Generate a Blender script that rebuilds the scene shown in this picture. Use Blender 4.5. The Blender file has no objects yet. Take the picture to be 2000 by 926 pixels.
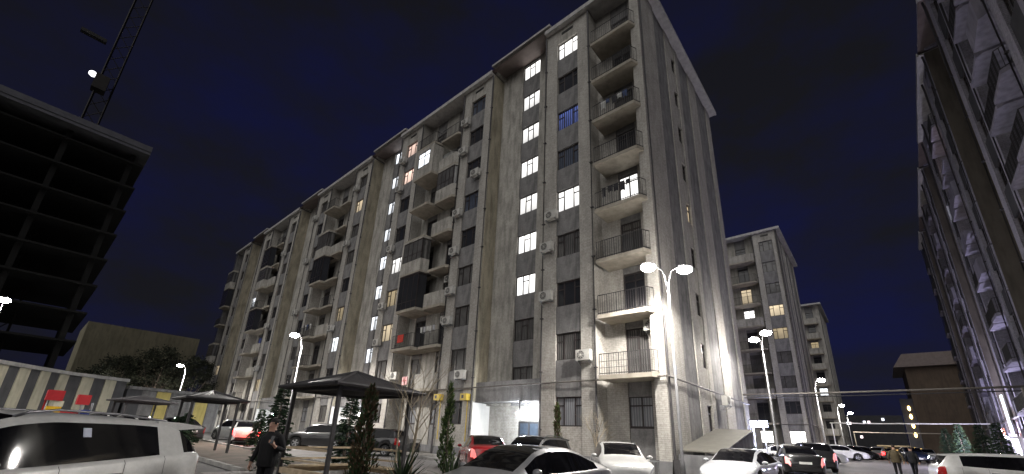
import bpy, bmesh, math, random
from mathutils import Vector, Matrix, Euler
random.seed(7)
R = math.radians
scene = bpy.context.scene
COL = scene.collection

# ------------------------------------------------------------------ camera
CAM = Vector((6.821, -18.243, 1.55))
yaw, pitch, roll = R(41.203), R(18.488), R(2.453)
fw = Vector((-math.sin(yaw)*math.cos(pitch), math.cos(yaw)*math.cos(pitch), math.sin(pitch)))
r0 = Vector((math.cos(yaw), math.sin(yaw), 0)); u0 = r0.cross(fw)
rt = r0*math.cos(roll) + u0*math.sin(roll)
up = -r0*math.sin(roll) + u0*math.cos(roll)
cd = bpy.data.cameras.new('camera'); cam = bpy.data.objects.new('camera', cd); COL.objects.link(cam)
cam.matrix_world = Matrix(((rt.x, up.x, -fw.x, CAM.x), (rt.y, up.y, -fw.y, CAM.y), (rt.z, up.z, -fw.z, CAM.z), (0, 0, 0, 1)))
cd.sensor_width = 36; cd.lens = 36*810.95/2000; cd.shift_y = 121.69/2000
cd.clip_start = .05; cd.clip_end = 3000
scene.camera = cam

# ------------------------------------------------------------------ night sky
SUN_EL, SUN_AZ = R(-2.3), R(330)
w = bpy.data.worlds.new('World'); scene.world = w; w.use_nodes = True
nt = w.node_tree; nt.nodes.clear()
out = nt.nodes.new('ShaderNodeOutputWorld'); bg = nt.nodes.new('ShaderNodeBackground')
sky = nt.nodes.new('ShaderNodeTexSky'); sky.sky_type = 'NISHITA'; sky.sun_disc = False
sky.sun_elevation = SUN_EL; sky.sun_rotation = SUN_AZ; sky.air_density = 1.0; sky.dust_density = .6; sky.ozone_density = 2.0
tc = nt.nodes.new('ShaderNodeTexCoord')
mp = nt.nodes.new('ShaderNodeMapping'); mp.inputs['Scale'].default_value = (1.3, 1.3, 2.6)
nz = nt.nodes.new('ShaderNodeTexNoise'); nz.inputs['Scale'].default_value = 2.6; nz.inputs['Detail'].default_value = 6; nz.inputs['Roughness'].default_value = .58
cr = nt.nodes.new('ShaderNodeValToRGB'); cr.color_ramp.elements[0].position = .36; cr.color_ramp.elements[1].position = .68
cr.color_ramp.elements[0].color = (0, 0, 0, 1); cr.color_ramp.elements[1].color = (1, 1, 1, 1)
mix = nt.nodes.new('ShaderNodeMix'); mix.data_type = 'RGBA'; mix.blend_type = 'MIX'
tint = nt.nodes.new('ShaderNodeMix'); tint.data_type = 'RGBA'; tint.blend_type = 'MULTIPLY'; tint.inputs[0].default_value = 1
tint.inputs[7].default_value = (.90, .70, 1.36, 1)
hsv = nt.nodes.new('ShaderNodeHueSaturation'); hsv.inputs['Saturation'].default_value = .35; hsv.inputs['Value'].default_value = .36
L = nt.links
# the glow of the horizon is drowned by the town's lamps: only the upper sky is sampled
vm = nt.nodes.new('ShaderNodeVectorMath'); vm.operation = 'MULTIPLY_ADD'; vm.inputs[1].default_value = (.45, .45, .35); vm.inputs[2].default_value = (0, 0, .62)
vn = nt.nodes.new('ShaderNodeVectorMath'); vn.operation = 'NORMALIZE'
L.new(tc.outputs['Generated'], vm.inputs[0]); L.new(vm.outputs[0], vn.inputs[0]); L.new(vn.outputs[0], sky.inputs['Vector'])
L.new(tc.outputs['Generated'], mp.inputs['Vector']); L.new(mp.outputs[0], nz.inputs['Vector']); L.new(nz.outputs['Fac'], cr.inputs[0])
L.new(sky.outputs[0], tint.inputs[6]); L.new(tint.outputs[2], hsv.inputs['Color'])
L.new(cr.outputs[0], mix.inputs[0]); L.new(hsv.outputs[0], mix.inputs[6]); L.new(tint.outputs[2], mix.inputs[7])
L.new(mix.outputs[2], bg.inputs['Color']); bg.inputs['Strength'].default_value = .13
L.new(bg.outputs[0], out.inputs['Surface'])

# one very dim, broad 'sun': the glow of the city sky behind the camera
sl = bpy.data.lights.new('sky_glow', 'SUN'); so = bpy.data.objects.new('sky_glow', sl); COL.objects.link(so)
sl.energy = .56; sl.angle = R(70); sl.color = (1.0, .98, .95)
so.rotation_euler = Vector((-.30, .72, -.58)).to_track_quat('-Z', 'Y').to_euler()

scene.view_settings.view_transform = 'Standard'; scene.view_settings.look = 'None'
scene.view_settings.exposure = 1.25; scene.view_settings.gamma = 1
scene.cycles.use_denoising = True
scene.cycles.max_bounces = 6; scene.cycles.diffuse_bounces = 3; scene.cycles.glossy_bounces = 3; scene.cycles.transparent_max_bounces = 6
scene.cycles.sample_clamp_indirect = 4

# ------------------------------------------------------------------ materials
MATS = {}
def newmat(name):
    m = bpy.data.materials.new(name); m.use_nodes = True; MATS[name] = m
    b = m.node_tree.nodes['Principled BSDF']
    return m, m.node_tree, b
def nodes_link(t, a, b): t.links.new(a, b)
def P(name, col, rough=.8, var=.15, scale=2.5, bump=0., bscale=40, metal=0., spec=.4, coat=0., streak=0., emit=None, estr=0., grit=0.):
    """plain painted / cast surface: colour broken up by noise, fine relief, optional run-off streaks"""
    if name in MATS: return MATS[name]
    m, t, b = newmat(name); N = t.nodes
    b.inputs['Roughness'].default_value = rough; b.inputs['Metallic'].default_value = metal
    b.inputs['Specular IOR Level'].default_value = spec; b.inputs['Coat Weight'].default_value = coat; b.inputs['Coat Roughness'].default_value = .06
    tcn = N.new('ShaderNodeTexCoord'); n = N.new('ShaderNodeTexNoise'); n.inputs['Scale'].default_value = scale; n.inputs['Detail'].default_value = 6; n.inputs['Roughness'].default_value = .62
    t.links.new(tcn.outputs['Object'], n.inputs['Vector'])
    mx = N.new('ShaderNodeMix'); mx.data_type = 'RGBA'
    lo = tuple(max(0, c*(1-var)) for c in col)+(1,); hi = tuple(min(1, c*(1+var)) for c in col)+(1,)
    mx.inputs[6].default_value = lo; mx.inputs[7].default_value = hi
    rp = N.new('ShaderNodeValToRGB'); rp.color_ramp.elements[0].position = .3; rp.color_ramp.elements[1].position = .7
    t.links.new(n.outputs['Fac'], rp.inputs[0]); t.links.new(rp.outputs[0], mx.inputs[0]); last = mx.outputs[2]
    if streak:
        mpn = N.new('ShaderNodeMapping'); mpn.inputs['Scale'].default_value = (2.0, 2.0, .38)
        s = N.new('ShaderNodeTexNoise'); s.inputs['Scale'].default_value = 1.6; s.inputs['Detail'].default_value = 5
        t.links.new(tcn.outputs['Object'], mpn.inputs[0]); t.links.new(mpn.outputs[0], s.inputs['Vector'])
        r2 = N.new('ShaderNodeValToRGB'); r2.color_ramp.elements[0].position = .42; r2.color_ramp.elements[1].position = .68
        r2.color_ramp.elements[0].color = (1, 1, 1, 1); r2.color_ramp.elements[1].color = (1-streak,)*3+(1,)
        m2 = N.new('ShaderNodeMix'); m2.data_type = 'RGBA'; m2.blend_type = 'MULTIPLY'; m2.inputs[0].default_value = 1
        t.links.new(s.outputs['Fac'], r2.inputs[0]); t.links.new(last, m2.inputs[6]); t.links.new(r2.outputs[0], m2.inputs[7]); last = m2.outputs[2]
    if grit:
        g = N.new('ShaderNodeTexNoise'); g.inputs['Scale'].default_value = 9; g.inputs['Detail'].default_value = 10; g.inputs['Roughness'].default_value = .8; t.links.new(tcn.outputs['Object'], g.inputs['Vector'])
        r3 = N.new('ShaderNodeValToRGB'); r3.color_ramp.elements[0].position = .34; r3.color_ramp.elements[1].position = .62
        r3.color_ramp.elements[0].color = (1-grit,)*3+(1,); r3.color_ramp.elements[1].color = (1, 1, 1, 1)
        m3 = N.new('ShaderNodeMix'); m3.data_type = 'RGBA'; m3.blend_type = 'MULTIPLY'; m3.inputs[0].default_value = 1
        t.links.new(g.outputs['Fac'], r3.inputs[0]); t.links.new(last, m3.inputs[6]); t.links.new(r3.outputs[0], m3.inputs[7]); last = m3.outputs[2]
    t.links.new(last, b.inputs['Base Color'])
    if bump:
        n2 = N.new('ShaderNodeTexNoise'); n2.inputs['Scale'].default_value = bscale; n2.inputs['Detail'].default_value = 4
        t.links.new(tcn.outputs['Object'], n2.inputs['Vector'])
        bp = N.new('ShaderNodeBump'); bp.inputs['Strength'].default_value = bump; bp.inputs['Distance'].default_value = .02
        t.links.new(n2.outputs['Fac'], bp.inputs['Height']); t.links.new(bp.outputs[0], b.inputs['Normal'])
    if emit:
        b.inputs['Emission Color'].default_value = emit+(1,); b.inputs['Emission Strength'].default_value = estr
    return m
def brick(name, c1, c2, mortar, bw=.26, bh=.088, streak=.34, bump=.5):
    if name in MATS: return MATS[name]
    m, t, b = newmat(name); N = t.nodes
    tcn = N.new('ShaderNodeTexCoord'); sp = N.new('ShaderNodeSeparateXYZ'); ad = N.new('ShaderNodeMath'); cb = N.new('ShaderNodeCombineXYZ')
    t.links.new(tcn.outputs['Object'], sp.inputs[0]); t.links.new(sp.outputs[0], ad.inputs[0]); t.links.new(sp.outputs[1], ad.inputs[1])
    t.links.new(ad.outputs[0], cb.inputs[0]); t.links.new(sp.outputs[2], cb.inputs[1])
    br = N.new('ShaderNodeTexBrick'); br.inputs['Scale'].default_value = 1; br.inputs['Brick Width'].default_value = bw; br.inputs['Row Height'].default_value = bh
    br.inputs['Mortar Size'].default_value = .009; br.inputs['Mortar Smooth'].default_value = .25; br.inputs['Bias'].default_value = -.1
    br.inputs['Color1'].default_value = c1+(1,); br.inputs['Color2'].default_value = c2+(1,); br.inputs['Mortar'].default_value = mortar+(1,)
    t.links.new(cb.outputs[0], br.inputs['Vector'])
    mpn = N.new('ShaderNodeMapping'); mpn.inputs['Scale'].default_value = (1.3, 1.3, .45)
    s = N.new('ShaderNodeTexNoise'); s.inputs['Scale'].default_value = 1.3; s.inputs['Detail'].default_value = 7; s.inputs['Roughness'].default_value = .65
    t.links.new(tcn.outputs['Object'], mpn.inputs[0]); t.links.new(mpn.outputs[0], s.inputs['Vector'])
    r2 = N.new('ShaderNodeValToRGB'); r2.color_ramp.elements[0].position = .36; r2.color_ramp.elements[1].position = .72
    r2.color_ramp.elements[0].color = (1, 1, 1, 1); r2.color_ramp.elements[1].color = (1-streak,)*3+(1,)
    m2 = N.new('ShaderNodeMix'); m2.data_type = 'RGBA'; m2.blend_type = 'MULTIPLY'; m2.inputs[0].default_value = 1
    t.links.new(s.outputs['Fac'], r2.inputs[0]); t.links.new(br.outputs['Color'], m2.inputs[6]); t.links.new(r2.outputs[0], m2.inputs[7])
    g = N.new('ShaderNodeTexNoise'); g.inputs['Scale'].default_value = 7; g.inputs['Detail'].default_value = 10; g.inputs['Roughness'].default_value = .8; t.links.new(tcn.outputs['Object'], g.inputs['Vector'])
    r3 = N.new('ShaderNodeValToRGB'); r3.color_ramp.elements[0].position = .34; r3.color_ramp.elements[1].position = .62; r3.color_ramp.elements[0].color = (.62, .61, .6, 1)
    m3 = N.new('ShaderNodeMix'); m3.data_type = 'RGBA'; m3.blend_type = 'MULTIPLY'; m3.inputs[0].default_value = 1
    t.links.new(g.outputs['Fac'], r3.inputs[0]); t.links.new(m2.outputs[2], m3.inputs[6]); t.links.new(r3.outputs[0], m3.inputs[7])
    t.links.new(m3.outputs[2], b.inputs['Base Color']); b.inputs['Roughness'].default_value = .9; b.inputs['Specular IOR Level'].default_value = .25
    bp = N.new('ShaderNodeBump'); bp.inputs['Strength'].default_value = bump; bp.inputs['Distance'].default_value = .012; bp.invert = True
    t.links.new(br.outputs['Fac'], bp.inputs['Height']); t.links.new(bp.outputs[0], b.inputs['Normal'])
    return m
def pane_mat(name, col, emit=None, estr=0., fold=12., rough=.12, depth=.5):
    """a window pane with what hangs behind it: curtain folds as vertical waves; lit ones glow"""
    if name in MATS: return MATS[name]
    m, t, b = newmat(name); N = t.nodes
    tcn = N.new('ShaderNodeTexCoord'); wv = N.new('ShaderNodeTexWave'); wv.bands_direction = 'X'; wv.inputs['Scale'].default_value = fold; wv.inputs['Distortion'].default_value = 1.6; wv.inputs['Detail'].default_value = 3
    n = N.new('ShaderNodeTexNoise'); n.inputs['Scale'].default_value = 1.1; n.inputs['Detail'].default_value = 3
    oi = N.new('ShaderNodeObjectInfo'); va = N.new('ShaderNodeVectorMath'); va.operation = 'ADD'
    vs = N.new('ShaderNodeVectorMath'); vs.operation = 'SCALE'; vs.inputs['Scale'].default_value = .7
    t.links.new(oi.outputs['Location'], vs.inputs[0]); t.links.new(vs.outputs[0], va.inputs[0]); t.links.new(tcn.outputs['Object'], va.inputs[1])
    t.links.new(va.outputs[0], wv.inputs['Vector']); t.links.new(va.outputs[0], n.inputs['Vector'])
    mu = N.new('ShaderNodeMath'); mu.operation = 'MULTIPLY'; t.links.new(wv.outputs['Fac'], mu.inputs[0]); t.links.new(n.outputs['Fac'], mu.inputs[1])
    rp = N.new('ShaderNodeValToRGB'); rp.color_ramp.elements[0].position = .1; rp.color_ramp.elements[1].position = .6
    rp.color_ramp.elements[0].color = tuple(c*(1-depth) for c in col)+(1,); rp.color_ramp.elements[1].color = col+(1,)
    t.links.new(mu.outputs[0], rp.inputs[0]); t.links.new(rp.outputs[0], b.inputs['Base Color'])
    b.inputs['Roughness'].default_value = .7; b.inputs['Coat Weight'].default_value = 1; b.inputs['Coat Roughness'].default_value = rough; b.inputs['Specular IOR Level'].default_value = .3
    if emit:
        m3 = N.new('ShaderNodeMix'); m3.data_type = 'RGBA'; m3.inputs[6].default_value = tuple(c*(1-depth) for c in emit)+(1,); m3.inputs[7].default_value = emit+(1,)
        t.links.new(mu.outputs[0], m3.inputs[0]); t.links.new(m3.outputs[2], b.inputs['Emission Color'])
        sz = N.new('ShaderNodeSeparateXYZ'); t.links.new(tcn.outputs['Generated'], sz.inputs[0])
        q1 = N.new('ShaderNodeMapRange'); q1.inputs[1].default_value = 0; q1.inputs[2].default_value = 1; q1.inputs[3].default_value = .5*estr; q1.inputs[4].default_value = 1.15*estr; t.links.new(sz.outputs[2], q1.inputs[0])
        q2 = N.new('ShaderNodeMapRange'); q2.inputs[3].default_value = .55; q2.inputs[4].default_value = 1.1; t.links.new(oi.outputs['Random'], q2.inputs[0])
        q3 = N.new('ShaderNodeMath'); q3.operation = 'MULTIPLY'; t.links.new(q1.outputs[0], q3.inputs[0]); t.links.new(q2.outputs[0], q3.inputs[1]); t.links.new(q3.outputs[0], b.inputs['Emission Strength'])
    return m
def E(name, col, s):
    if name in MATS: return MATS[name]
    m, t, b = newmat(name); b.inputs['Base Color'].default_value = (.8, .8, .8, 1); b.inputs['Emission Color'].default_value = col+(1,); b.inputs['Emission Strength'].default_value = s
    return m

BR_L = brick('painted_brick', (.53, .51, .47), (.47, .45, .415), (.38, .36, .33), bump=.3)
PLA_D = P('grey_plaster', (.25, .245, .243), .92, .2, 1.4, .25, 30, streak=.35, spec=.2, grit=.35)
PLA_Y = P('ochre_plaster', (.38, .345, .265), .92, .15, .9, .2, 30, streak=.4, spec=.2, grit=.3)
PLA_L = P('pale_plaster', (.45, .43, .39), .9, .15, 1.1, .2, 30, streak=.4, spec=.2, grit=.35)
WHITE_W = P('white_painted_wall', (.74, .73, .70), .85, .06, 2, .15, 30, streak=.12, spec=.2)
CONC = P('concrete', (.36, .34, .31), .92, .18, 1.6, .35, 25, streak=.3, spec=.2)
PLINTH = P('plinth_render', (.19, .19, .195), .92, .2, 2.2, .4, 25, streak=.3, spec=.2)
ROOFM = P('roof_sheet', (.16, .13, .12), .6, .2, 2, metal=.3)
EAVE = P('eave_board', (.42, .41, .40), .8, .12, 2, streak=.25)
FRAME = P('brown_frame', (.035, .028, .028), .45, .2, 8)
FRAMEW = P('white_frame', (.7, .7, .69), .4, .05, 8)
PIPE = P('drain_pipe', (.055, .052, .055), .6, .25, 5)
GASP = P('gas_pipe_paint', (.11, .10, .09), .6, .2, 5)
IRON = P('wrought_iron', (.05, .048, .05), .55, .2, 12, metal=.4)
G_DARK = pane_mat('dark_glass', (.020, .022, .030), depth=.6, rough=.05)
G_CURT = pane_mat('curtained_glass', (.16, .155, .15), depth=.75, fold=2.6)
G_BLUE = pane_mat('bluish_curtained_glass', (.10, .12, .17), depth=.7, fold=2)
G_NET = pane_mat('net_curtained_glass', (.30, .31, .33), depth=.5, fold=2.4)
L_WHITE = pane_mat('lit_white_window', (.5, .5, .5), (1, .98, .95), 1.25, fold=3, depth=.25)
L_COOL = pane_mat('lit_cool_window', (.5, .5, .5), (.88, .93, 1.0), 1.3, fold=3, depth=.25)
L_WARM = pane_mat('lit_warm_window', (.5, .45, .35), (1.0, .80, .52), .7, fold=4, depth=.5)
L_PINK = pane_mat('lit_pink_window', (.5, .4, .35), (1.0, .70, .58), .95, fold=4, depth=.45)
L_DIM = pane_mat('lit_dim_yellow_window', (.4, .36, .28), (1.0, .78, .45), .38, fold=6, depth=.65)
L_BLUE = pane_mat('lit_blue_window', (.1, .12, .3), (.22, .33, 1.0), .32, fold=2, depth=.9)
L_SHOP = pane_mat('lit_shop_window', (.5, .5, .5), (1.0, .97, .92), 3.0, fold=1.5, depth=.3)
LITS = dict(w=L_WHITE, c=L_COOL, o=L_WARM, p=L_PINK, d=L_DIM, b=L_BLUE, D=G_DARK, C=G_CURT, B=G_BLUE, N=G_NET, S=L_SHOP)
WHITE_P = P('white_plastic', (.50, .49, .46), .5, .18, 4, streak=.15)
GRILL_K = P('black_plastic', (.02, .02, .02), .5, .2, 10)
STEEL = P('galvanised_steel', (.33, .34, .35), .45, .15, 6, metal=.7)
LAMP_P = P('lamp_post_paint', (.16, .16, .165), .45, .15, 6, metal=.3)

# ------------------------------------------------------------------ mesh helpers
class MB:
    def __init__(s): s.v = []; s.f = []; s.m = []
    def add(s, vs, fs, mi=0):
        o = len(s.v); s.v += [tuple(v) for v in vs]; s.f += [tuple(i+o for i in f) for f in fs]; s.m += [mi]*len(fs); return s
    def box(s, x0, x1, y0, y1, z0, z1, mi=0):
        if x0 > x1: x0, x1 = x1, x0
        if y0 > y1: y0, y1 = y1, y0
        return s.add([(x0,y0,z0),(x1,y0,z0),(x1,y1,z0),(x0,y1,z0),(x0,y0,z1),(x1,y0,z1),(x1,y1,z1),(x0,y1,z1)],
            [(0,3,2,1),(4,5,6,7),(0,1,5,4),(1,2,6,5),(2,3,7,6),(3,0,4,7)], mi)
    def bar(s, a, b, r, n=8, r2=None, mi=0, cap=True):
        a = Vector(a); b = Vector(b); d = b-a
        if d.length < 1e-6: return s
        q = d.to_track_quat('Z', 'Y'); r2 = r if r2 is None else r2
        vs = [a+q@Vector((math.cos(t)*r, math.sin(t)*r, 0)) for t in [2*math.pi*i/n for i in range(n)]] + \
             [b+q@Vector((math.cos(t)*r2, math.sin(t)*r2, 0)) for t in [2*math.pi*i/n for i in range(n)]]
        fs = [(i, (i+1) % n, n+(i+1) % n, n+i) for i in range(n)]
        if cap: fs += [tuple(range(n-1, -1, -1)), tuple(range(n, 2*n))]
        return s.add(vs, fs, mi)
    def tube(s, pts, rad, n=8, mi=0):
        pts = [Vector(p) for p in pts]; rr = rad if isinstance(rad, (list, tuple)) else [rad]*len(pts)
        vs = []; 
        for i, p in enumerate(pts):
            d = (pts[min(i+1, len(pts)-1)]-pts[max(i-1, 0)]).normalized(); q = d.to_track_quat('Z', 'Y')
            vs += [p+q@Vector((math.cos(2*math.pi*k/n)*rr[i], math.sin(2*math.pi*k/n)*rr[i], 0)) for k in range(n)]
        fs = [(i*n+k, i*n+(k+1) % n, (i+1)*n+(k+1) % n, (i+1)*n+k) for i in range(len(pts)-1) for k in range(n)]
        fs += [tuple(range(n-1, -1, -1)), tuple(range((len(pts)-1)*n, len(pts)*n))]
        return s.add(vs, fs, mi)
    def prism(s, poly, y0, y1, mi=0, axis='y'):
        n = len(poly)
        def pt(p, d): return {'y': (p[0], d, p[1]), 'x': (d, p[0], p[1]), 'z': (p[0], p[1], d)}[axis]
        vs = [pt(p, y0) for p in poly]+[pt(p, y1) for p in poly]
        fs = [tuple(range(n)), tuple(range(2*n-1, n-1, -1))]+[(i, i+n, (i+1) % n+n, (i+1) % n) for i in range(n)]
        return s.add(vs, fs, mi)
    def ball(s, c, rx, ry=None, rz=None, n=10, m=6, mi=0):
        ry = ry or rx; rz = rz or rx; vs = [(c[0], c[1], c[2]-rz)]; fs = []
        for j in range(1, m):
            a = math.pi*j/m-math.pi/2
            for i in range(n):
                t = 2*math.pi*i/n; vs.append((c[0]+rx*math.cos(a)*math.cos(t), c[1]+ry*math.cos(a)*math.sin(t), c[2]+rz*math.sin(a)))
        vs.append((c[0], c[1], c[2]+rz)); top = len(vs)-1
        for i in range(n): fs.append((0, 1+(i+1) % n, 1+i)); fs.append((top, top-n+i, top-n+(i+1) % n))
        for j in range(m-2):
            for i in range(n): fs.append((1+j*n+i, 1+j*n+(i+1) % n, 1+(j+1)*n+(i+1) % n, 1+(j+1)*n+i))
        return s.add(vs, fs, mi)
    def mesh(s, name, mats, smooth=False, fix=True):
        me = bpy.data.meshes.new(name); me.from_pydata(s.v, [], s.f); me.update()
        for m in (mats if isinstance(mats, (list, tuple)) else [mats]): me.materials.append(m)
        if any(s.m): me.polygons.foreach_set('material_index', s.m)
        if fix:
            bm = bmesh.new(); bm.from_mesh(me); bmesh.ops.recalc_face_normals(bm, faces=bm.faces); bm.to_mesh(me); bm.free()
        if smooth: me.polygons.foreach_set('use_smooth', [True]*len(me.polygons))
        return me
    def build(s, name, mats, parent=None, loc=None, smooth=False, fix=True):
        return link(name, s.mesh(name, mats, smooth, fix), parent, loc)
def link(name, me, parent=None, loc=None, rotz=0):
    o = bpy.data.objects.new(name, me); COL.objects.link(o)
    if parent: o.parent = parent
    if loc is not None: o.location = loc
    if rotz: o.rotation_euler.z = rotz
    return o
def gz(x, y):
    """the yard rises gently away from the camera"""
    dd = math.hypot(x-6.821, y+18.243); return min(.85, .018*max(0, dd-12))
def onground(loc): return (loc[0], loc[1], loc[2]+gz(loc[0], loc[1]))
def sheet(x0, x1, y0, y1, dz, step=4.):
    m = MB(); nx = max(1, math.ceil((x1-x0)/step)); ny = max(1, math.ceil((y1-y0)/step))
    vs = [(x0+(x1-x0)*i/nx, y0+(y1-y0)*j/ny) for j in range(ny+1) for i in range(nx+1)]
    m.add([(x, y, gz(x, y)+dz) for x, y in vs], [(j*(nx+1)+i, j*(nx+1)+i+1, (j+1)*(nx+1)+i+1, (j+1)*(nx+1)+i) for j in range(ny) for i in range(nx)]); return m
LABELS = {}
def tag(o, label, cat, group=None, kind=None):
    if label: o['label'] = label
    if cat: o['category'] = cat
    if group: o['group'] = group
    if kind: o['kind'] = kind
    return o
def thing(name, label, cat, loc=(0,0,0), rotz=0, group=None):
    o = bpy.data.objects.new(name, None); COL.objects.link(o); o.location = loc; o.rotation_euler.z = rotz
    o.empty_display_size = .2
    return tag(o, label, cat, group)
def copy_tree(o, parent=None):
    c = o.copy(); COL.objects.link(c); c.parent = parent
    for ch in [x for x in COL.objects if x.parent == o]: copy_tree(ch, c)
    return c
ORD = ['ground', 'first', 'second', 'third', 'fourth', 'fifth', 'sixth', 'seventh', 'eighth', 'ninth']
# ------------------------------------------------------------------ apartment blocks
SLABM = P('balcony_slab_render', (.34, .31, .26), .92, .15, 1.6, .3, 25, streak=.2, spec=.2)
BR_K = brick('dull_lilac_brick', (.46, .45, .52), (.40, .39, .45), (.30, .29, .33), bump=.3)  # right block copy of the painted brick: lavender light put into the colour
PLA_K = P('dull_lilac_plaster', (.24, .23, .28), .9, .12, 1.1, .2, 30, streak=.3, spec=.2); PLA_Z = P('brown_plaster', (.13, .115, .095), .92, .12, .9, .2, 30, streak=.3, spec=.2); PLA_B = P('blackish_plaster', (.06, .06, .065), .92, .16, 1.4, .25, 30, spec=.2)  # right block plaster copies: night shade and lilac light put into the colours
ZT = 29.35
def ZC(k): return 2.95 if k == 1 else 3.32+3*(k-1)
def ZS(k): return 5.01+3*(k-1)
def FL(k): return ZC(k)-1.76
_wc = {}
def win_mesh(w, h, style, fm):
    key = (w, h, style, fm.name)
    if key in _wc: return _wc[key]
    b = MB(); t = .06; W, H = w/2, h/2
    b.box(-W, W, 0, .09, H-t, H); b.box(-W, W, 0, .09, -H, -H+t); b.box(-W, -W+t, 0, .09, -H+t, H-t); b.box(W-t, W, 0, .09, -H+t, H-t)
    if style == 'T': vb = [-W+w*.29, W-w*.29]; tr = [(0, 0), (2, 0)]
    elif style == 'S': vb = [-W+w*.35, W-w*.36]; tr = [(1, 0)]
    elif style == '2': vb = [0.04*w]; tr = [(0, 0), (1, 0)]
    elif style == 'D': vb = [0.06]; tr = [(0, 0), (1, 0)]
    else: vb = []; tr = [(0, 0)]
    for x in vb: b.box(x-.03, x+.03, .004, .086, -H+t, H-t)
    ed = [-W+t]+vb+[W-t]
    for i, _ in tr:
        z = H-h*.30 if style != 'D' else H-.42
        b.box(ed[i]+(.03 if i else 0), ed[i+1]-(.03 if i < len(ed)-2 else 0), .008, .08, z-.03, z+.03)
    b.box(-W-.03, W+.03, -.05, .03, -H-.045, -H-.003)      # sill
    _wc[key] = b.mesh('window', fm); return _wc[key]
def pane_mesh(w, h, mat):
    key = ('p', w, h, mat.name)
    if key not in _wc:
        b = MB(); b.box(-w/2+.05, w/2-.05, 0, .012, -h/2+.05, h/2-.05); _wc[key] = b.mesh('pane', mat)
    return _wc[key]
def window(root, x, y, z, w, h, style, key, rotz=0, fm=None):
    o = link('window', win_mesh(w, h, style, fm or FRAME), root, (x, y, z), rotz)
    link('pane', pane_mesh(w, h, LITS[key]), o, (0, .045, 0))
    return o
def one(cache, key, fn):
    if key not in cache: cache[key] = fn()
    return cache[key]
_sc = {}
def span_mesh(w, h, d, mat):
    def f():
        b = MB(); b.box(-w/2, w/2, 0, d, 0, h); return b.mesh('spandrel_panel', mat)
    return one(_sc, (round(w, 3), round(h, 3), d, mat.name), f)
def railing(parent, x0, x1, y0, yb, z, side=1, style='bars'):
    """iron railing round a slab: front from x0 to x1 at y0, return on the side towards +x back to yb"""
    b = MB(); h = 1.02; r = .012
    for zz in (z+.08, z+h): b.bar((x0, y0, zz), (x1, y0, zz), .02, 6); b.bar((x1, y0, zz), (x1+.2*side, yb, zz), .02, 6)
    n = int((x1-x0)/.125)
    for i in range(n+1):
        x = x0+(x1-x0)*i/n; b.bar((x, y0, z+.02), (x, y0, z+h), r if i % 4 else .02, 5)
    n = max(2, int((yb-y0)/.14))
    for i in range(1, n+1):
        t = i/n; b.bar((x1+.2*side*t, y0+(yb-y0)*t, z+.02), (x1+.2*side*t, y0+(yb-y0)*t, z+h), r, 5)
    if style == 'mesh':
        for zz in (z+.35, z+.65): b.bar((x0, y0, zz), (x1, y0, zz), .012, 5)
    return b.build('railing', IRON, parent)
def balcony(root, kind, x0, x1, y0, k, chamfer=.2, lit=None):
    z = FL(k); yb = 1.0
    b = MB(); b.prism([(x0, yb), (x0, y0), (x1, y0), (x1+chamfer, 0), (x1+chamfer, .9)], z-.2, z, axis='z')
    o = b.build('balcony', SLABM, root)
    if kind in ('rail', 'mesh'): railing(o, x0+.04, x1-.04, y0+.04, -.02, z, style=kind)
    if kind in ('solid', 'glaz'):
        p = MB(); h = 1.0
        p.box(x0, x1-.08, y0, y0+.08, z+.003, z+h); p.prism([(x1-.08, y0), (x1, y0), (x1+chamfer, -.02), (x1+chamfer-.08, -.02)], z+.003, z+h, axis='z')
        p.build('parapet', PLA_L, o)
    if kind in ('glaz', 'black', 'box'):
        zb = z+(1.0 if kind == 'glaz' else .02); zt = z+2.72
        g = MB(); fm = FRAME
        n = 4
        for i in range(n+1):
            x = x0+.03+(x1-.06-x0)*i/n; g.box(x-.03, x+.03, y0+.01, y0+.07, zb, zt)
        g.box(x0, x1, y0+.012, y0+.068, zt-.06, zt+.002); g.box(x0, x1, y0+.012, y0+.068, zb+.55, zb+.6)
        g.prism([(x1-.07, y0+.02), (x1-.02, y0+.02), (x1+chamfer-.02, -.02), (x1+chamfer-.07, -.02)], zt-.06, zt, axis='z')
        go = g.build('glazing_frame', FRAME if kind != 'box' else FRAMEW, o)
        q = MB(); q.box(x0+.02, x1-.06, y0+.03, y0+.045, zb, zt-.03); q.prism([(x1-.055, y0+.03), (x1-.04, y0+.03), (x1+chamfer-.04, -.02), (x1+chamfer-.055, -.02)], zb, zt-.03, axis='z')
        q.build('pane', G_CURT if kind == 'glaz' else G_DARK, go)
        c = MB(); c.prism([(x0, .3), (x0, y0-.03), (x1+.03, y0-.03), (x1+chamfer+.03, 0), (x1+chamfer, .3)], zt+.004, zt+.12, axis='z'); c.build('balcony_roof', PLA_L if kind == 'glaz' else FRAME, o)
    if kind == 'lit':        # walled-in balcony with a lit window
        p = MB(); zt = z+2.72
        p.box(x0, x1, y0, y0+.1, z+.003, z+.95); p.box(x0, x0+.35, y0+.001, y0+.1, z+.95, zt); p.box(x1-.5, x1, y0+.001, y0+.1, z+.95, zt); p.box(x0+.35, x1-.5, y0+.001, y0+.1, z+2.45, zt)
        p.prism([(x1-.1, y0+.1), (x1, y0+.1), (x1+chamfer, .2), (x1+chamfer-.1, .2)], z+.003, zt, axis='z'); p.box(x0, x1, y0, .2, zt+.003, zt+.1)
        p.build('enclosure', PLA_L, o)
        window(o, (x0+.35+x1-.5)/2, y0+.03, z+1.7, x1-x0-.85, 1.5, '2', 'c')
    return o

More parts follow.
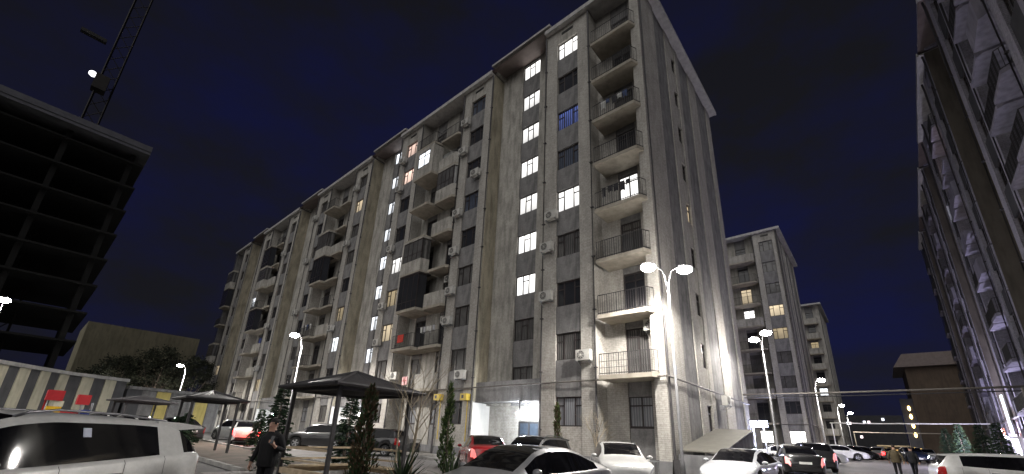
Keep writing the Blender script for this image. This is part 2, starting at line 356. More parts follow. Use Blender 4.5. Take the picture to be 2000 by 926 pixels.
def block(name, label, loc, rotz, bays, depth, U, lits, end=True, balcs=None, simple=False, cat='apartment building', dull=False):
    root = thing(name, label, cat, loc, rotz)
    CORE = 1.62
    swap = {BR_L.name: BR_K, PLA_L.name: PLA_K, PLA_Y.name: PLA_Z, PLA_D.name: PLA_B, SLABM.name: PLA_K} if dull else {}  # dull: swaps in copies whose colours hold shade and lilac light
    m = MB(); m.box(-U+.3, -1.0, CORE, depth-.1, .0, ZT-.02); m.build('core_wall', CONC, root)
    for bi, (ty, a, c, o) in enumerate(bays):
        xl, xr = -c, -a           # xl<xr
        if ty == 'W':
            uc = (a+c)/2+o.get('off', 0); ww = o.get('ww', 1.62); hw = 1.45
            wl, wr = -uc-ww/2, -uc+ww/2
            m = MB(); m.box(wr+.0, xr, 0, CORE-.002, .9, ZT); m.build('pilaster', BR_L, root)
            m = MB(); m.box(xl, wl, 0, CORE-.002, .9, ZT); m.build('pilaster', BR_L, root)
            m = MB(); m.box(xl-.0, xr+.0, -.05, CORE-.003, -.2, .898); m.build('plinth', PLINTH, root)
            m = MB(); m.box(wl+.002, wr-.002, .03, CORE-.004, .9, ZC(1)-hw/2); m.build('apron', BR_L, root)
            for k in range(1, 9):
                z0 = ZC(k)+hw/2; z1 = ZC(k+1)-hw/2
                link('spandrel_panel', span_mesh(ww-.004, z1-z0, CORE-.08, PLA_D), root, (-uc, .07, z0))
            m = MB(); m.box(wl+.002, wr-.002, .03, CORE-.004, ZC(9)+hw/2, ZT); m.build('parapet_panel', PLA_L, root)
            m = MB(); m.box(wl+.35, wr-.35, .0, .06, ZT-.62, ZT-.42); m.build('attic_vent', GRILL_K, root)
            for k in range(1, 10): window(root, -uc, .17, ZC(k), ww, hw, 'T', lits.get((bi, k), o.get('def', 'CDCDDCCDC')[k-1]))
        elif ty == 'S':
            uc = a+2.34; ww, hw = 1.64, 1.38; wl, wr = -uc-ww/2, -uc+ww/2; VB = 1.17; zt = 30.28
            m = MB(); m.box(wr, xr, VB, CORE-.002, 3.4, zt); m.build('stair_wall', PLA_L, root)
            m = MB(); m.box(xl, wl, VB, CORE-.002, 3.4, zt); m.build('stair_wall', PLA_L, root)
            m = MB(); m.box(xl+.001, xl+.05, .02, VB-.002, 3.62, ZT); m.build('return_wall', PLA_Y, root)
            zs = [3.4]+[ZS(k)+s*hw/2 for k in range(1, 10) for s in (-1, 1)]+[zt]
            for i in range(0, len(zs), 2):
                if zs[i+1]-zs[i] > .05: link('spandrel_panel', span_mesh(ww-.004, zs[i+1]-zs[i], CORE-VB-.06, PLA_D), root, (-uc, VB+.05, zs[i]))
            for k in range(1, 10): window(root, -uc, VB+.12, ZS(k), ww, hw, 'S', lits.get((bi, k), 'D'))
            # raised stair head with its own eave
            m = MB(); m.box(xl, xl+.2, .1, 6, ZT+.2, zt-.004); m.box(xr-.2, xr, .1, 6, ZT+.2, zt-.004); m.box(xl+.2, xr-.2, CORE, 6, ZT, zt-.004); m.build('stair_head', PLA_L, root)
            m = MB(); m.box(xl-.25, xr+.25, -.12, 6.2, zt, zt+.18); m.build('stair_eave', EAVE, root)
            # entrance: lintel box, white reveal, back wall, door, lamp
            m = MB(); m.box(xl+.02, xr-.02, .22, VB-.004, 3.55, 4.75); m.build('entrance_lintel', PLA_D, root)
            m = MB(); m.box(xl+.002, xl+.09, .0, 1.56, .0, 3.53); m.build('entrance_side_wall', WHITE_W, root)
            m = MB(); m.box(xl+.1, xr-2.75, 1.5, 1.615, .0, 3.53); m.box(xr-1.15, xr-.02, 1.5, 1.615, 0, 3.53); m.box(xr-2.75, xr-1.15, 1.5, 1.615, 2.55, 3.53); m.build('entrance_wall', BR_L, root)
            m = MB(); x0 = xr-2.72; x1 = xr-1.18
            m.box(x0, x0+.1, 1.46, 1.56, .12, 2.5); m.box(x1-.1, x1, 1.46, 1.56, .12, 2.5); m.box(x0+.1, x1-.1, 1.46, 1.56, 2.4, 2.5); m.box((x0+x1)/2-.05, (x0+x1)/2+.05, 1.465, 1.56, .12, 2.4)
            d = m.build('door', IRON, root)
            m = MB(); m.box(x0+.1, (x0+x1)/2-.05, 1.5, 1.53, .12, 2.4); m.box((x0+x1)/2+.05, x1-.1, 1.5, 1.53, .12, 2.4); m.build('door_leaf', P('blue_steel_door', (.06, .08, .11), .35, .2, 4, metal=.4), d)
            m = MB(); m.box((x0+x1)/2+.1, (x0+x1)/2+.13, 1.44, 1.5, 1.0, 1.3); m.build('door_handle', STEEL, d)
            m = MB(); m.box(xr-.55, xr-.25, 1.42, 1.498, 1.15, 1.75); m.build('intercom_box', P('blue_grey_box', (.22, .27, .33), .5), root)
            m = MB(); m.box(xl-.05, xr+.05, -.9, 1.5, -.1, .12); m.build('entrance_step', CONC, root)
            if o.get('lamp', True) and not simple:
                lx = o.get('lx', -9.95); 
                m = MB(); m.ball((lx, .12, 2.86), .17, .17, .13); lo = m.build('entrance_lamp', E('entrance_lamp_glass', (.86, .92, 1.0), 150), root)
                m = MB(); m.box(lx-.03, lx+.03, .1, .16, 2.98, 3.56); m.box(lx-.05, lx+.05, .1, .3, 3.56, 3.6); m.build('lamp_bracket', IRON, lo)
                ld = bpy.data.lights.new('entrance_light', 'POINT'); ld.energy = o.get('lw', 420); ld.color = (.88, .94, 1.0); ld.shadow_soft_size = .14
                le = bpy.data.objects.new('entrance_light', ld); COL.objects.link(le); le.parent = root; le.location = (lx, .12, 2.66)
        elif ty == 'B':
            VB = o.get('vb', 1.0)
            m = MB(); m.box(xl, xr-(.6 if bi == 0 else 0), VB+.6, CORE+.3, -.1, ZT-.01); m.build('recess_backing', PLA_D, root)
            if o.get('single'):
                m = MB(); m.box(-.55, xr, 0, CORE-.002, .9, ZT); m.build('pilaster', BR_L, root)
                m = MB(); m.box(-.58, xr+.03, -.05, CORE-.003, -.2, .898); m.build('plinth', PLINTH, root)
                doors = [(-1.69, 1.16)]; spans = [(xl, -2.29), (-1.09, -.551)]
                m = MB(); m.box(xl, -.59, VB-.05, CORE-.003, -.2, .898); m.build('plinth', PLINTH, root)
            else:
                n = 2 if c-a > 4 else 1
                doors = [(xr-1.2, 1.3), (xl+1.5, 1.3)] if n == 2 else [((xl+xr)/2, 1.3)]
                ed = sorted([d[0]-d[1]/2 for d in doors]+[d[0]+d[1]/2 for d in doors])
                spans = [(xl, ed[0])]+([(ed[1], ed[2])] if n == 2 else [])+[(ed[-1], xr)]
                m = MB(); m.box(xl, xr, VB-.05, CORE-.003, -.2, .898); m.build('plinth', PLINTH, root)
            for s0, s1 in spans:
                m = MB(); m.box(s0, s1, VB, CORE-.002, .9, ZT); m.build('back_wall', BR_L if o.get('single') else PLA_L, root)
            for dx, dw in doors:
                for k in range(1, 10):
                    z0 = (ZC(k)+.72) if k < 9 else ZC(9)+.72; z1 = (FL(k+1)+.02) if k < 9 else ZT
                    dk = lits.get((bi, k), o.get('def', 'NCDCDDCDC')[k-1]); dk = dk if isinstance(dk, str) and len(dk) == 1 else 'D'
                    if k == 1:
                        window(root, dx, VB+.08, ZC(1)+.02, dw+.06, 1.42, '2', dk)
                        link('spandrel_panel', span_mesh(dw-.004, ZC(1)-.69-.9, CORE-VB-.06, PLA_D), root, (dx, VB+.04, .9))
                    else: window(root, dx, VB+.08, FL(k)+1.24, dw, 2.44, 'D', dk)
                    link('spandrel_panel', span_mesh(dw-.004, z1-z0, CORE-VB-.06, PLA_D), root, (dx, VB+.04, z0))
            for (kind, k, x0, x1, y0) in (balcs or {}).get(bi, []): balcony(root, kind, x0, x1, y0, k)
        for u in ([a] if ty != 'B' or bi else []) + ([c] if bi == len(bays)-1 else []):
            m = MB(); m.tube([(-u, -.12, ZT-.2), (-u, -.09, ZT-.8), (-u, -.09, .25), (-u, -.2, .1)], .062, 8)
            for z in range(2, 29, 3): m.box(-u-.09, -u+.09, -.13, -.001, z, z+.05)
            m.build('drainpipe', PIPE, root, smooth=False)
    # eaves and roof, broken at the stair bays
    segs = []; cur = 0.
    for ty, a, c, o in bays:
        if ty == 'S': segs.append((cur, a)); cur = c
    segs.append((cur, U))
    for i, (a, c) in enumerate(segs):
        m = MB(); m.box(-c+(.0), -a+(.5 if i == 0 else 0), -.34, depth+.4, ZT, ZT+.1); m.box(-c, -a+(.52 if i == 0 else 0), -.36, -.28, ZT-.06, ZT+.26)
        if i == 0: m.box(.44, .52, -.28, depth+.4, ZT-.06, ZT+.26)
        m.build('eave', EAVE, root)
    for ty, a, c, o in bays:
        if ty == 'S':
            m = MB(); m.box(-c, -a, CORE, depth+.4, ZT, ZT+.1); m.build('eave', EAVE, root)
    m = MB(); m.add([(-U, -.26, ZT+.27), (.42, -.26, ZT+.27), (.42, depth+.4, ZT+.27), (-U, depth+.4, ZT+.27), (-U+5, depth/2, ZT+1.4), (-5, depth/2, ZT+1.4)],
        [(0, 1, 5, 4), (1, 2, 5), (2, 3, 4, 5), (3, 0, 4)]); m.build('roof', ROOFM, root)
    # gas main along the facade
    m = MB(); x = -.1
    for ty, a, c, o in bays:
        if ty != 'S' or True: m.bar((-c, -.14, 4.40), (-a, -.14, 4.40), .045, 6)
    m.bar((.14, -.14, 4.40), (0, -.14, 4.40), .045, 6)
    if end: m.bar((.14, -.14, 4.40), (.14, depth-.3, 4.40), .045, 6)
    m.build('gas_pipe', GASP, root)
    m = MB(); m.box(-U, -U+.299, 0, depth, -.2, ZT); m.build('far_end_wall', PLA_D, root)
    m = MB(); m.box(-U+.3, -.01, depth-.099, depth, -.2, ZT); m.build('rear_wall', PLA_L, root)
    if end:
        st = [(CORE, 2.57, 'L'), (2.57, 4.5, 'D'), (4.5, 7.1, 'w'), (7.1, 9.25, 'D'), (9.25, 11.1, 'L'), (11.1, 13.7, 'D'), (13.7, depth-.1, 'L')]
        wc, ww, hw = 5.98, .98, 1.38
        for y0, y1, t in st:
            if t == 'L': m = MB(); m.box(-1.002, 0, y0, y1, .9, ZT); m.build('pilaster', BR_L, root)
            elif t == 'D': m = MB(); m.box(-1.002, -.06, y0, y1, .9, ZT); m.build('grey_band', PLA_D, root)
            else:
                for q0, q1 in ((y0, wc-ww/2), (wc+ww/2, y1)): m = MB(); m.box(-1.002, 0, q0, q1, .9, ZT); m.build('pilaster', BR_L, root)
                zz = [.9]+[ZC(k)+s*hw/2 for k in range(1, 10) for s in (-1, 1)]+[ZT]
                for i in range(0, len(zz), 2):
                    link('spandrel_panel', span_mesh(ww-.004, zz[i+1]-zz[i], .96, PLA_L), root, (-.05, wc, zz[i]), R(90))
                for k in range(1, 10): window(root, -.13, wc, ZC(k), ww, hw, '2', lits.get(('e', k), 'D'), R(90))
        m = MB(); m.box(-1.003, .05, CORE, depth, -.2, .897); m.build('plinth', PLINTH, root)
        m = MB(); m.tube([(.1, .12, ZT-.1), (.09, .1, ZT-.8), (.09, .1, .2), (.25, .1, .1)], .06, 8); m.build('drainpipe', PIPE, root)
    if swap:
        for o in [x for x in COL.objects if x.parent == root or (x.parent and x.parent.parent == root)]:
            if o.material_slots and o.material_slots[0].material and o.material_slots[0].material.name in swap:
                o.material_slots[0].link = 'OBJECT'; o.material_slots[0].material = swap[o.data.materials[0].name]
    return root

# the long nine-storey block
U0 = 71.6
mb = [('B', 0, 3.41, dict(single=True)), ('W', 3.41, 6.79, dict(def_='')), ('S', 6.79, 12.05, dict(lx=-8.35, lw=110))]
u = 12.05
for i in range(3):
    mb += [('W', u, u+3.32, {}), ('B', u+3.32, u+8.96, {}), ('W', u+8.96, u+12.27, {}), ('S', u+12.27, u+17.55, dict(lx=-(u+12.85), lw=150, lamp=i < 2))]
    u += 17.55
mb += [('W', u, u+3.32, {}), ('B', u+3.32, U0, {})]
mb[1][3].pop('def_', None); mb[1][3]['def'] = 'NCDCDBDDD'; mb[3][3]['def'] = 'DCCCDBDDB'; mb[5][3]['def'] = 'CCDDDDDDD'
lit = {(2, k): 'w' for k in range(3, 10)}
lit.update({(6, k): 'c' for k in range(1, 10)})
lit.update({(1, 9): 'w', (1, 7): 'b', (1, 5): 'w', (5, 9): 'p', (5, 8): 'p', (5, 5): 'w', (5, 4): 'd', (5, 3): 'o', (7, 8): 'o', (7, 3): 'c', (7, 4): 'd', ('e', 5): 'o', (0, 5): 'w',
  (11, 2): 'd', (11, 7): 'C', (13, 6): 'c', (15, 3): 'o', (12, 4): 'b', (14, 1): 'c', (10, 1): 'w', (0, 1): 'N', (2, 1): 'C', (2, 2): 'C'})
bal = {0: [('rail' if k in (3, 4, 5, 6, 7, 8, 9) else 'mesh', k, -3.05, -.45, -.47) for k in range(2, 10)]}
def double(x_r, seed, left, right):
    out = []
    for k in range(2, 10):
        l, r_ = left[k-2], right[k-2]
        nm = dict(l='lit', g='glaz', b='black', s='slab', r='rail', p='solid', x='box')
        if l != '.': out.append((nm[l], k, x_r-5.2, x_r-2.75, -.7))
        if r_ != '.': out.append((nm[r_], k, x_r-2.4, x_r-.35, -.25))
    return out
bal[4] = double(-15.37, 1, 'srbgsslr', 'prpspgpr')
bal[8] = double(-32.92, 2, 'srrsbgsr', 'psprspss')
bal[12] = double(-50.47, 3, 'rssbrgbs', 'spprspsr')
bal[16] = double(-65.97, 4, 'rsgsrbgs', '........')
main_block = block('apartment_block', 'long nine-storey beige and grey apartment block in the centre with lit stairwell windows', (0, 0, 0), 0, mb, 14.85, U0, lit, balcs=bal)

# the block behind it, its end wall towards the road
b2 = [('W', 0, 2.75, dict(off=-.08, ww=1.6, **{'def': 'SDCCdoCCC'})), ('B', 2.75, 6.4, {'def': 'SDCCDwoDD', 'vb': 1.0}), ('W', 6.4, 9.8, {}), ('B', 9.8, 13.2, {}), ('W', 13.2, 16.6, {})]
bb2 = {1: [('rail' if k % 3 else 'solid', k, -6.2, -3.1, -.5) for k in range(2, 10)], 3: [('rail', k, -13.0, -10.2, -.5) for k in range(2, 10)]}
second_block = block('apartment_block', 'nine-storey apartment block behind the corner with two bright ground-floor shop windows', (.5, 41.4, 0), 0, b2, 15.2, 16.9, {}, balcs=bb2)
b3 = [('B', 0, 3.4, {'def': 'DDDcDDdDD', 'vb': 1.0}), ('W', 3.4, 6.8, {}), ('B', 6.8, 10.2, {})]
third_block = block('apartment_block', 'dim farthest apartment block with stacked dark balconies down the road', (1.2, 80.5, 0), 0, b3, 16, 10.4, {}, balcs={0: [('solid', k, -3.2, -.6, -.5) for k in range(2, 10)]})
# the dark block along the right of the road
b4 = []
u = 2.0
rl = {}
rb = {}
for i in range(4):
    b4 += [('W', u, u+3.32, {}), ('B', u+3.32, u+8.96, {}), ('W', u+8.96, u+12.27, {}), ('S', u+12.27, u+17.55, dict(lamp=False))]
    n = len(b4)
    rb[n-3] = [(random.choice(['rail', 'rail', 'slab', 'solid']), k, -(u+3.32)-5.3+2.8*s, -(u+3.32)-2.9+2.55*s, -.22-.1*s) for k in range(2, 10) for s in (0, 1)]
    u += 17.55
b4 += [('W', u, u+3.32, {}), ('B', u+3.32, u+6.6, {})]; rb[len(b4)-1] = [('rail', k, -(u+6.4), -(u+3.8), -.22) for k in range(2, 10)]; u += 6.6
rl = {(2, 9): 'd', (5, 4): 'o', (9, 6): 'd', (10, 7): 'c', (9, 8): 'p'}
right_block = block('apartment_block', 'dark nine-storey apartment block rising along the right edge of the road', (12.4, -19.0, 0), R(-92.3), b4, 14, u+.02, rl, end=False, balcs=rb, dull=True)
# ------------------------------------------------------------------ ground, road, pavements
def struct(o): o['kind'] = 'structure'; return o
ASPH = P('asphalt', (.075, .072, .072), .82, .35, .6, .5, 60, spec=.35)
ROADM = P('worn_road', (.13, .122, .118), .72, .3, .35, .45, 70, spec=.4)
PAVM = P('paving', (.20, .19, .175), .85, .25, 1.2, .4, 30)
SOIL = P('bare_soil', (.085, .07, .055), .95, .4, 1.8, .8, 20)
KERBM = P('kerb_concrete', (.34, .33, .31), .9, .2, 2.5, .3, 30)
m = MB(); rings = [0, 6, 12, 20, 30, 40, 50, 60, 75, 100, 200, 450, 1200]; ns = 48
vs = [(CAM.x, CAM.y, 0)]
for r_ in rings[1:]:
    for k in range(ns): vs.append((CAM.x+r_*math.cos(2*math.pi*k/ns), CAM.y+r_*math.sin(2*math.pi*k/ns), min(.85, .018*max(0, r_-12))))
fs = [(0, 1+k, 1+(k+1) % ns) for k in range(ns)]+[(1+j*ns+k, 1+(j+1)*ns+k, 1+(j+1)*ns+(k+1) % ns, 1+j*ns+(k+1) % ns) for j in range(len(rings)-2) for k in range(ns)]
m.add(vs, fs); struct(m.build('ground', ASPH))
m = sheet(1.5, 12.4, -60, 300, .03); struct(m.build('road', ROADM))
m = sheet(-75, 1.49, -8.2, -2.6, .03); struct(m.build('yard_road', ROADM))
m = sheet(-71, 1.1, -2.4, 1.6, .13); struct(m.build('pavement', PAVM))
m = sheet(0.001, 1.1, 1.61, 14.8, .13); struct(m.build('side_pavement', PAVM))
m = sheet(-9.5, -3.6, -13.9, -9.2, .07); struct(m.build('gazebo_floor', PAVM))
m = sheet(-40, -9.7, -12.6, -9.0, .06); struct(m.build('planting_bed', SOIL))
m = sheet(-3.2, -.5, -13.2, -8.6, .06); struct(m.build('corner_planting_bed', SOIL))
def kerb(pts, label=None):
    for (x0, y0), (x1, y1) in zip(pts[:-1], pts[1:]):
        n = max(1, int(math.hypot(x1-x0, y1-y0)/1.0))
        for i in range(n):
            a = Vector((x0+(x1-x0)*i/n, y0+(y1-y0)*i/n, 0)); b = Vector((x0+(x1-x0)*(i+1)/n, y0+(y1-y0)*(i+1)/n, 0))
            yield a, b
kr = bpy.data.objects.new('kerb', None); COL.objects.link(kr); kr['kind'] = 'structure'
_k = MB(); _k.box(.01, .985, -.075, .075, -.05, .15); _km = _k.mesh('kerb_stone', KERBM)
for pts in ([(1.18, 14.8), (1.18, -2.5), (-30, -2.5)], [(-9.6, -12.7), (-30, -12.7)], [(-9.6, -8.95), (-30, -8.95)], [(-.4, -13.3), (-.4, -8.5), (-3.2, -8.5)], [(12.5, -6), (12.5, 34)]):
    for a, b in kerb(pts):
        a.z = gz(a.x, a.y); o = link('kerb_stone', _km, kr, a, math.atan2(b.y-a.y, b.x-a.x))

# ------------------------------------------------------------------ left side of the yard
# bare concrete frame of a tower under construction
t = thing('concrete_frame_building', 'dark unfinished concrete frame building at the left with bare floor slabs', 'building', (-60, -15.4, 0))
CF = P('raw_concrete', (.007, .0068, .0066), .95, .25, .8, .2, 20)  # frame far below concrete's own tone: night shade put into the colour
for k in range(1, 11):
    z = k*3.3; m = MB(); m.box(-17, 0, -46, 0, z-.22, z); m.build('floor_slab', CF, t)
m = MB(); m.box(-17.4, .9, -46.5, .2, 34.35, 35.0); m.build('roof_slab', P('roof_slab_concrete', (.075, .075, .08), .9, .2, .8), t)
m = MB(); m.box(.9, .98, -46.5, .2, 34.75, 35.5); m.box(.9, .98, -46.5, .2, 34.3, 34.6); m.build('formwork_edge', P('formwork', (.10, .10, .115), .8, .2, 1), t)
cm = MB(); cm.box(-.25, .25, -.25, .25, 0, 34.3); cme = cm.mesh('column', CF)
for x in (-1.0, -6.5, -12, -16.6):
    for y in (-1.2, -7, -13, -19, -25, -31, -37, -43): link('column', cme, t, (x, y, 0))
m = MB(); m.box(-12, -6, -26, -18, 0, 38); m.build('lift_core', CF, t)
# tower crane behind it
t = thing('tower_crane', 'faint lattice tower crane with a work lamp above the unfinished building', 'crane', (-68.2, -21.6, 0))
CRM = P('crane_paint', (.012, .009, .008), .7, .3, 2)
m = MB()
for sx in (-.8, .8):
    for sy in (-.8, .8): m.bar((sx, sy, 0), (sx, sy, 78), .09, 4)
for i in range(39):
    z = i*2
    m.bar((-.8, -.8, z), (.8, -.8, z+2), .05, 4); m.bar((.8, -.8, z), (.8, .8, z+2), .05, 4); m.bar((.8, .8, z), (-.8, .8, z+2), .05, 4); m.bar((-.8, .8, z), (-.8, -.8, z+2), .05, 4)
m.build('mast', CRM, t)
m = MB(); d = Vector((-.2, -.98, 0))
for s in (-.6, .6):
    p = Vector((d.y*s, -d.x*s, 76.5)); m.bar(p-d*14, p+d*34, .08, 4)
m.bar(Vector((0, 0, 77.7))-d*14, Vector((0, 0, 77.7))+d*34, .08, 4)
for i in range(24):
    p = d*(-14+2*i); s = .6 if i % 2 else -.6
    m.bar(p+Vector((0, 0, 77.7)), p+d*1+Vector((d.y*s, -d.x*s, 76.5)), .04, 4); m.bar(p+Vector((d.y*-s, d.x*s, 76.5)), p+d*2+Vector((d.y*s, -d.x*s, 76.5)), .04, 4)
m.build('jib', CRM, t)
m = MB(); m.box(.2, 1.6, -1.2, .2, 44.6, 46.9); m.build('cab', P('crane_cab', (.02, .017, .015), .5), t)
m = MB(); m.ball((1.0, -1.5, 46.7), .45, .45, .4); m.build('work_lamp', E('work_lamp_glass', (.95, .95, 1), 1.1), t)
m = MB(); m.box(.5, 1.2, -4.2, -1.6, 52.2, 52.7); m.build('hook_block', P('counterweight_concrete', (.03, .03, .03)), t)
# striped two-storey annexe and its lower neighbour
CREAM = P('cream_panel', (.52, .49, .38), .9, .12, 1.2, streak=.2); GREYP = P('dark_grey_panel', (.085, .085, .09), .9, .15, 1.2, streak=.2); YEL = P('pale_yellow_panel', (.56, .46, .16), .9, .12, 1.2, streak=.2)
def striped(name, label, pts, zt, n, seq, fascia):
    t = thing(name, label, 'building', (pts[0][0], pts[0][1], 0)); o = Vector((pts[0][0], pts[0][1], 0))
    L_ = [Vector((p[0], p[1], 0))-o for p in pts]; tot = sum((b-a).length for a, b in zip(L_[:-1], L_[1:]))
    def at(s):
        for a, b in zip(L_[:-1], L_[1:]):
            l = (b-a).length
            if s <= l+1e-6: return a+(b-a)*(s/l), (b-a).normalized()
            s -= l
        return L_[-1], (L_[-1]-L_[-2]).normalized()
    for i in range(n):
        a, d = at(tot*i/n+.01); b, _ = at(tot*(i+1)/n-.01); nrm = Vector((-d.y, d.x, 0))
        off = .06 if i % 2 else 0
        q = [a-nrm*off*-1, b-nrm*off*-1, b+nrm*6, a+nrm*6]
        m = MB(); m.add([(*p.xy, 0) for p in q]+[(*p.xy, zt) for p in q], [(0, 1, 2, 3), (4, 5, 6, 7), (0, 1, 5, 4), (1, 2, 6, 5), (2, 3, 7, 6), (3, 0, 4, 7)])
        m.build('wall_panel', seq[i % len(seq)], t)
    m = MB()
    for i in range(n):
        a, d = at(tot*i/n); b, _ = at(tot*(i+1)/n); nrm = Vector((-d.y, d.x, 0)); q = [a-nrm*.25, b-nrm*.25, b+nrm*6, a+nrm*6]
        m.add([(*p.xy, zt+.003) for p in q]+[(*p.xy, zt+.28) for p in q], [(0, 1, 2, 3), (4, 5, 6, 7), (0, 1, 5, 4), (1, 2, 6, 5), (2, 3, 7, 6), (3, 0, 4, 7)])
    m.build('fascia', fascia, t)
    return t
striped('annexe_building', 'low annexe with cream and dark grey vertical stripes behind the playground', [(-47.4, -11.6), (-45.6, -15.7), (-41.0, -19.6), (-35.5, -24.2)][::-1][0:4], 5.15, 20, [CREAM, GREYP], EAVE)
striped('annexe_building', 'lower grey annexe with pale yellow panels beside the striped annexe', [(-47.5, -11.4), (-48.2, -7.6), (-48.9, -3.2)], 4.55, 7, [GREYP, PLA_D, YEL, PLA_D, PLA_D, YEL, PLA_D], PLA_D)
m = MB(); m.box(-118, -103, -13, 4.6, 0, 19.2); tag(m.build('blank_wall_building', P('dull_ochre_wall', (.26, .235, .16), .95, .2, .25, streak=.25)), 'blank dull-yellow windowless building seen over the trees at the left', 'building')
# playground tower
t = thing('playground_tower', 'red yellow and blue plastic playground tower in front of the striped annexe', 'playground', (-30.5, -16.3, .15))
t.scale = (.7, .58, .97)
RED = P('red_plastic', (.35, .02, .025), .45, .1, 3); YELP = P('yellow_plastic', (.62, .38, .02), .45, .1, 3); BLUE = P('blue_plastic', (.03, .07, .38), .45, .1, 3)
for nm, mt, bx in (('tower_panel', YELP, (-.6, .6, -1.0, .05, 1.05, 2.15)), ('roof_panel', RED, (-.7, .7, -1.3, -.05, 2.5, 3.1)), ('tower_panel', RED, (-.55, -.45, -1.25, -1.02, 1.5, 2.5)),
                   ('tower_panel', BLUE, (-.5, .5, 1.45, 2.35, 1.15, 2.05)), ('roof_panel', RED, (-.6, .6, 1.0, 2.0, 2.35, 2.95)), ('gable_panel', CREAM, (.55, .6, -.6, .1, 2.16, 2.49))):
    m = MB(); m.box(*bx); m.build(nm, mt, t)
m = MB(); m.bar((0, .06, 1.5), (0, 1.44, 1.5), .48, 16); m.build('crawl_tube', RED, t)
for x in (-.55, .55):
    for y in (-1.1, 0, 1.5, 2.3): m = MB(); m.bar((x, y, 0), (x, y, 2.5), .05, 6); m.build('post', STEEL, t)
# gazebos
GRF = P('gazebo_roof_sheet', (.045, .043, .046), .55, .2, 3, metal=.3); WOODL = P('worn_rail_wood', (.42, .33, .22), .8, .25, 5, .2)
def gazebo(label, loc, rotz, hs, ze, zp, rails=True):
    t = thing('gazebo', label, 'gazebo', onground(loc), rotz)
    e = hs+.35; m = MB()
    b = [(-e, -e, ze), (e, -e, ze), (e, e, ze), (-e, e, ze)]; rid = .25
    for dz in (0,):
        m.add(b+[(0, 0, zp)], [(0, 1, 4), (1, 2, 4), (2, 3, 4), (3, 0, 4)])
        m.add([(x, y, z-.05) for x, y, z in b]+[(0, 0, zp-.05)], [(1, 0, 4), (2, 1, 4), (3, 2, 4), (0, 3, 4)])
        for i in range(4):
            p, q = Vector(b[i]), Vector(b[(i+1) % 4]); m.bar(p, q, .06, 6); m.bar(p, (0, 0, zp), .045, 6)
    m.build('roof', GRF, t)
    m = MB()
    for i in range(-3, 4):
        f = 1-abs(i)/3.6
        for s in (-1, 1): m.bar((i*hs/3.4, s*e, ze-.04), (i*hs/3.4*.12, s*.1, ze+(zp-ze)*.93), .025, 4); m.bar((s*e, i*hs/3.4, ze-.04), (s*.1, i*hs/3.4*.12, ze+(zp-ze)*.93), .025, 4)
    m.build('rafters', IRON, t)
    for x in (-hs, hs):
        for y in (-hs, hs):
            m = MB(); m.box(x-.05, x+.05, y-.05, y+.05, 0, ze-.02); m.build('post', IRON, t)
    m = MB()
    for s in (-1, 1): m.box(-hs, hs, s*hs-.04, s*hs+.04, ze-.14, ze-.05); m.box(s*hs-.04, s*hs+.04, -hs+.05, hs-.05, ze-.14, ze-.05)
    m.build('top_beam', IRON, t)
    if rails:
        for s, ax in ((-1, 0), (1, 0), (-1, 1)):
            for z, h in ((.95, .06), (.62, .05), (.30, .16)):
                m = MB()
                if ax == 0: m.box(-hs+.06, hs-.06, s*hs-.03, s*hs+.03, z-h/2, z+h/2)
                else: m.box(s*hs-.03, s*hs+.03, -hs+.06, hs-.06, z-h/2, z+h/2)
                m.build('rail', WOODL, t)
        m = MB(); m.box(-hs+.1, hs-.1, hs-.5, hs-.1, .40, .45); m.box(-hs+.1, -hs+.5, -hs+.2, hs-.55, .40, .45); m.build('bench', WOODL, t)
    return t
gazebo('large dark hip-roofed gazebo with pale wooden rails behind the man', (-6.3, -11.0, 0), R(4), 1.3, 2.78, 3.40)
gazebo('smaller dark gazebo farther left beside the lamp post', (-18.6, -11.8, 0), R(0), .95, 2.5, 2.95, False)
gazebo('dark gazebo beside the playground tower', (-30.5, -12.6, 0), R(8), 1.1, 2.4, 2.8, False)
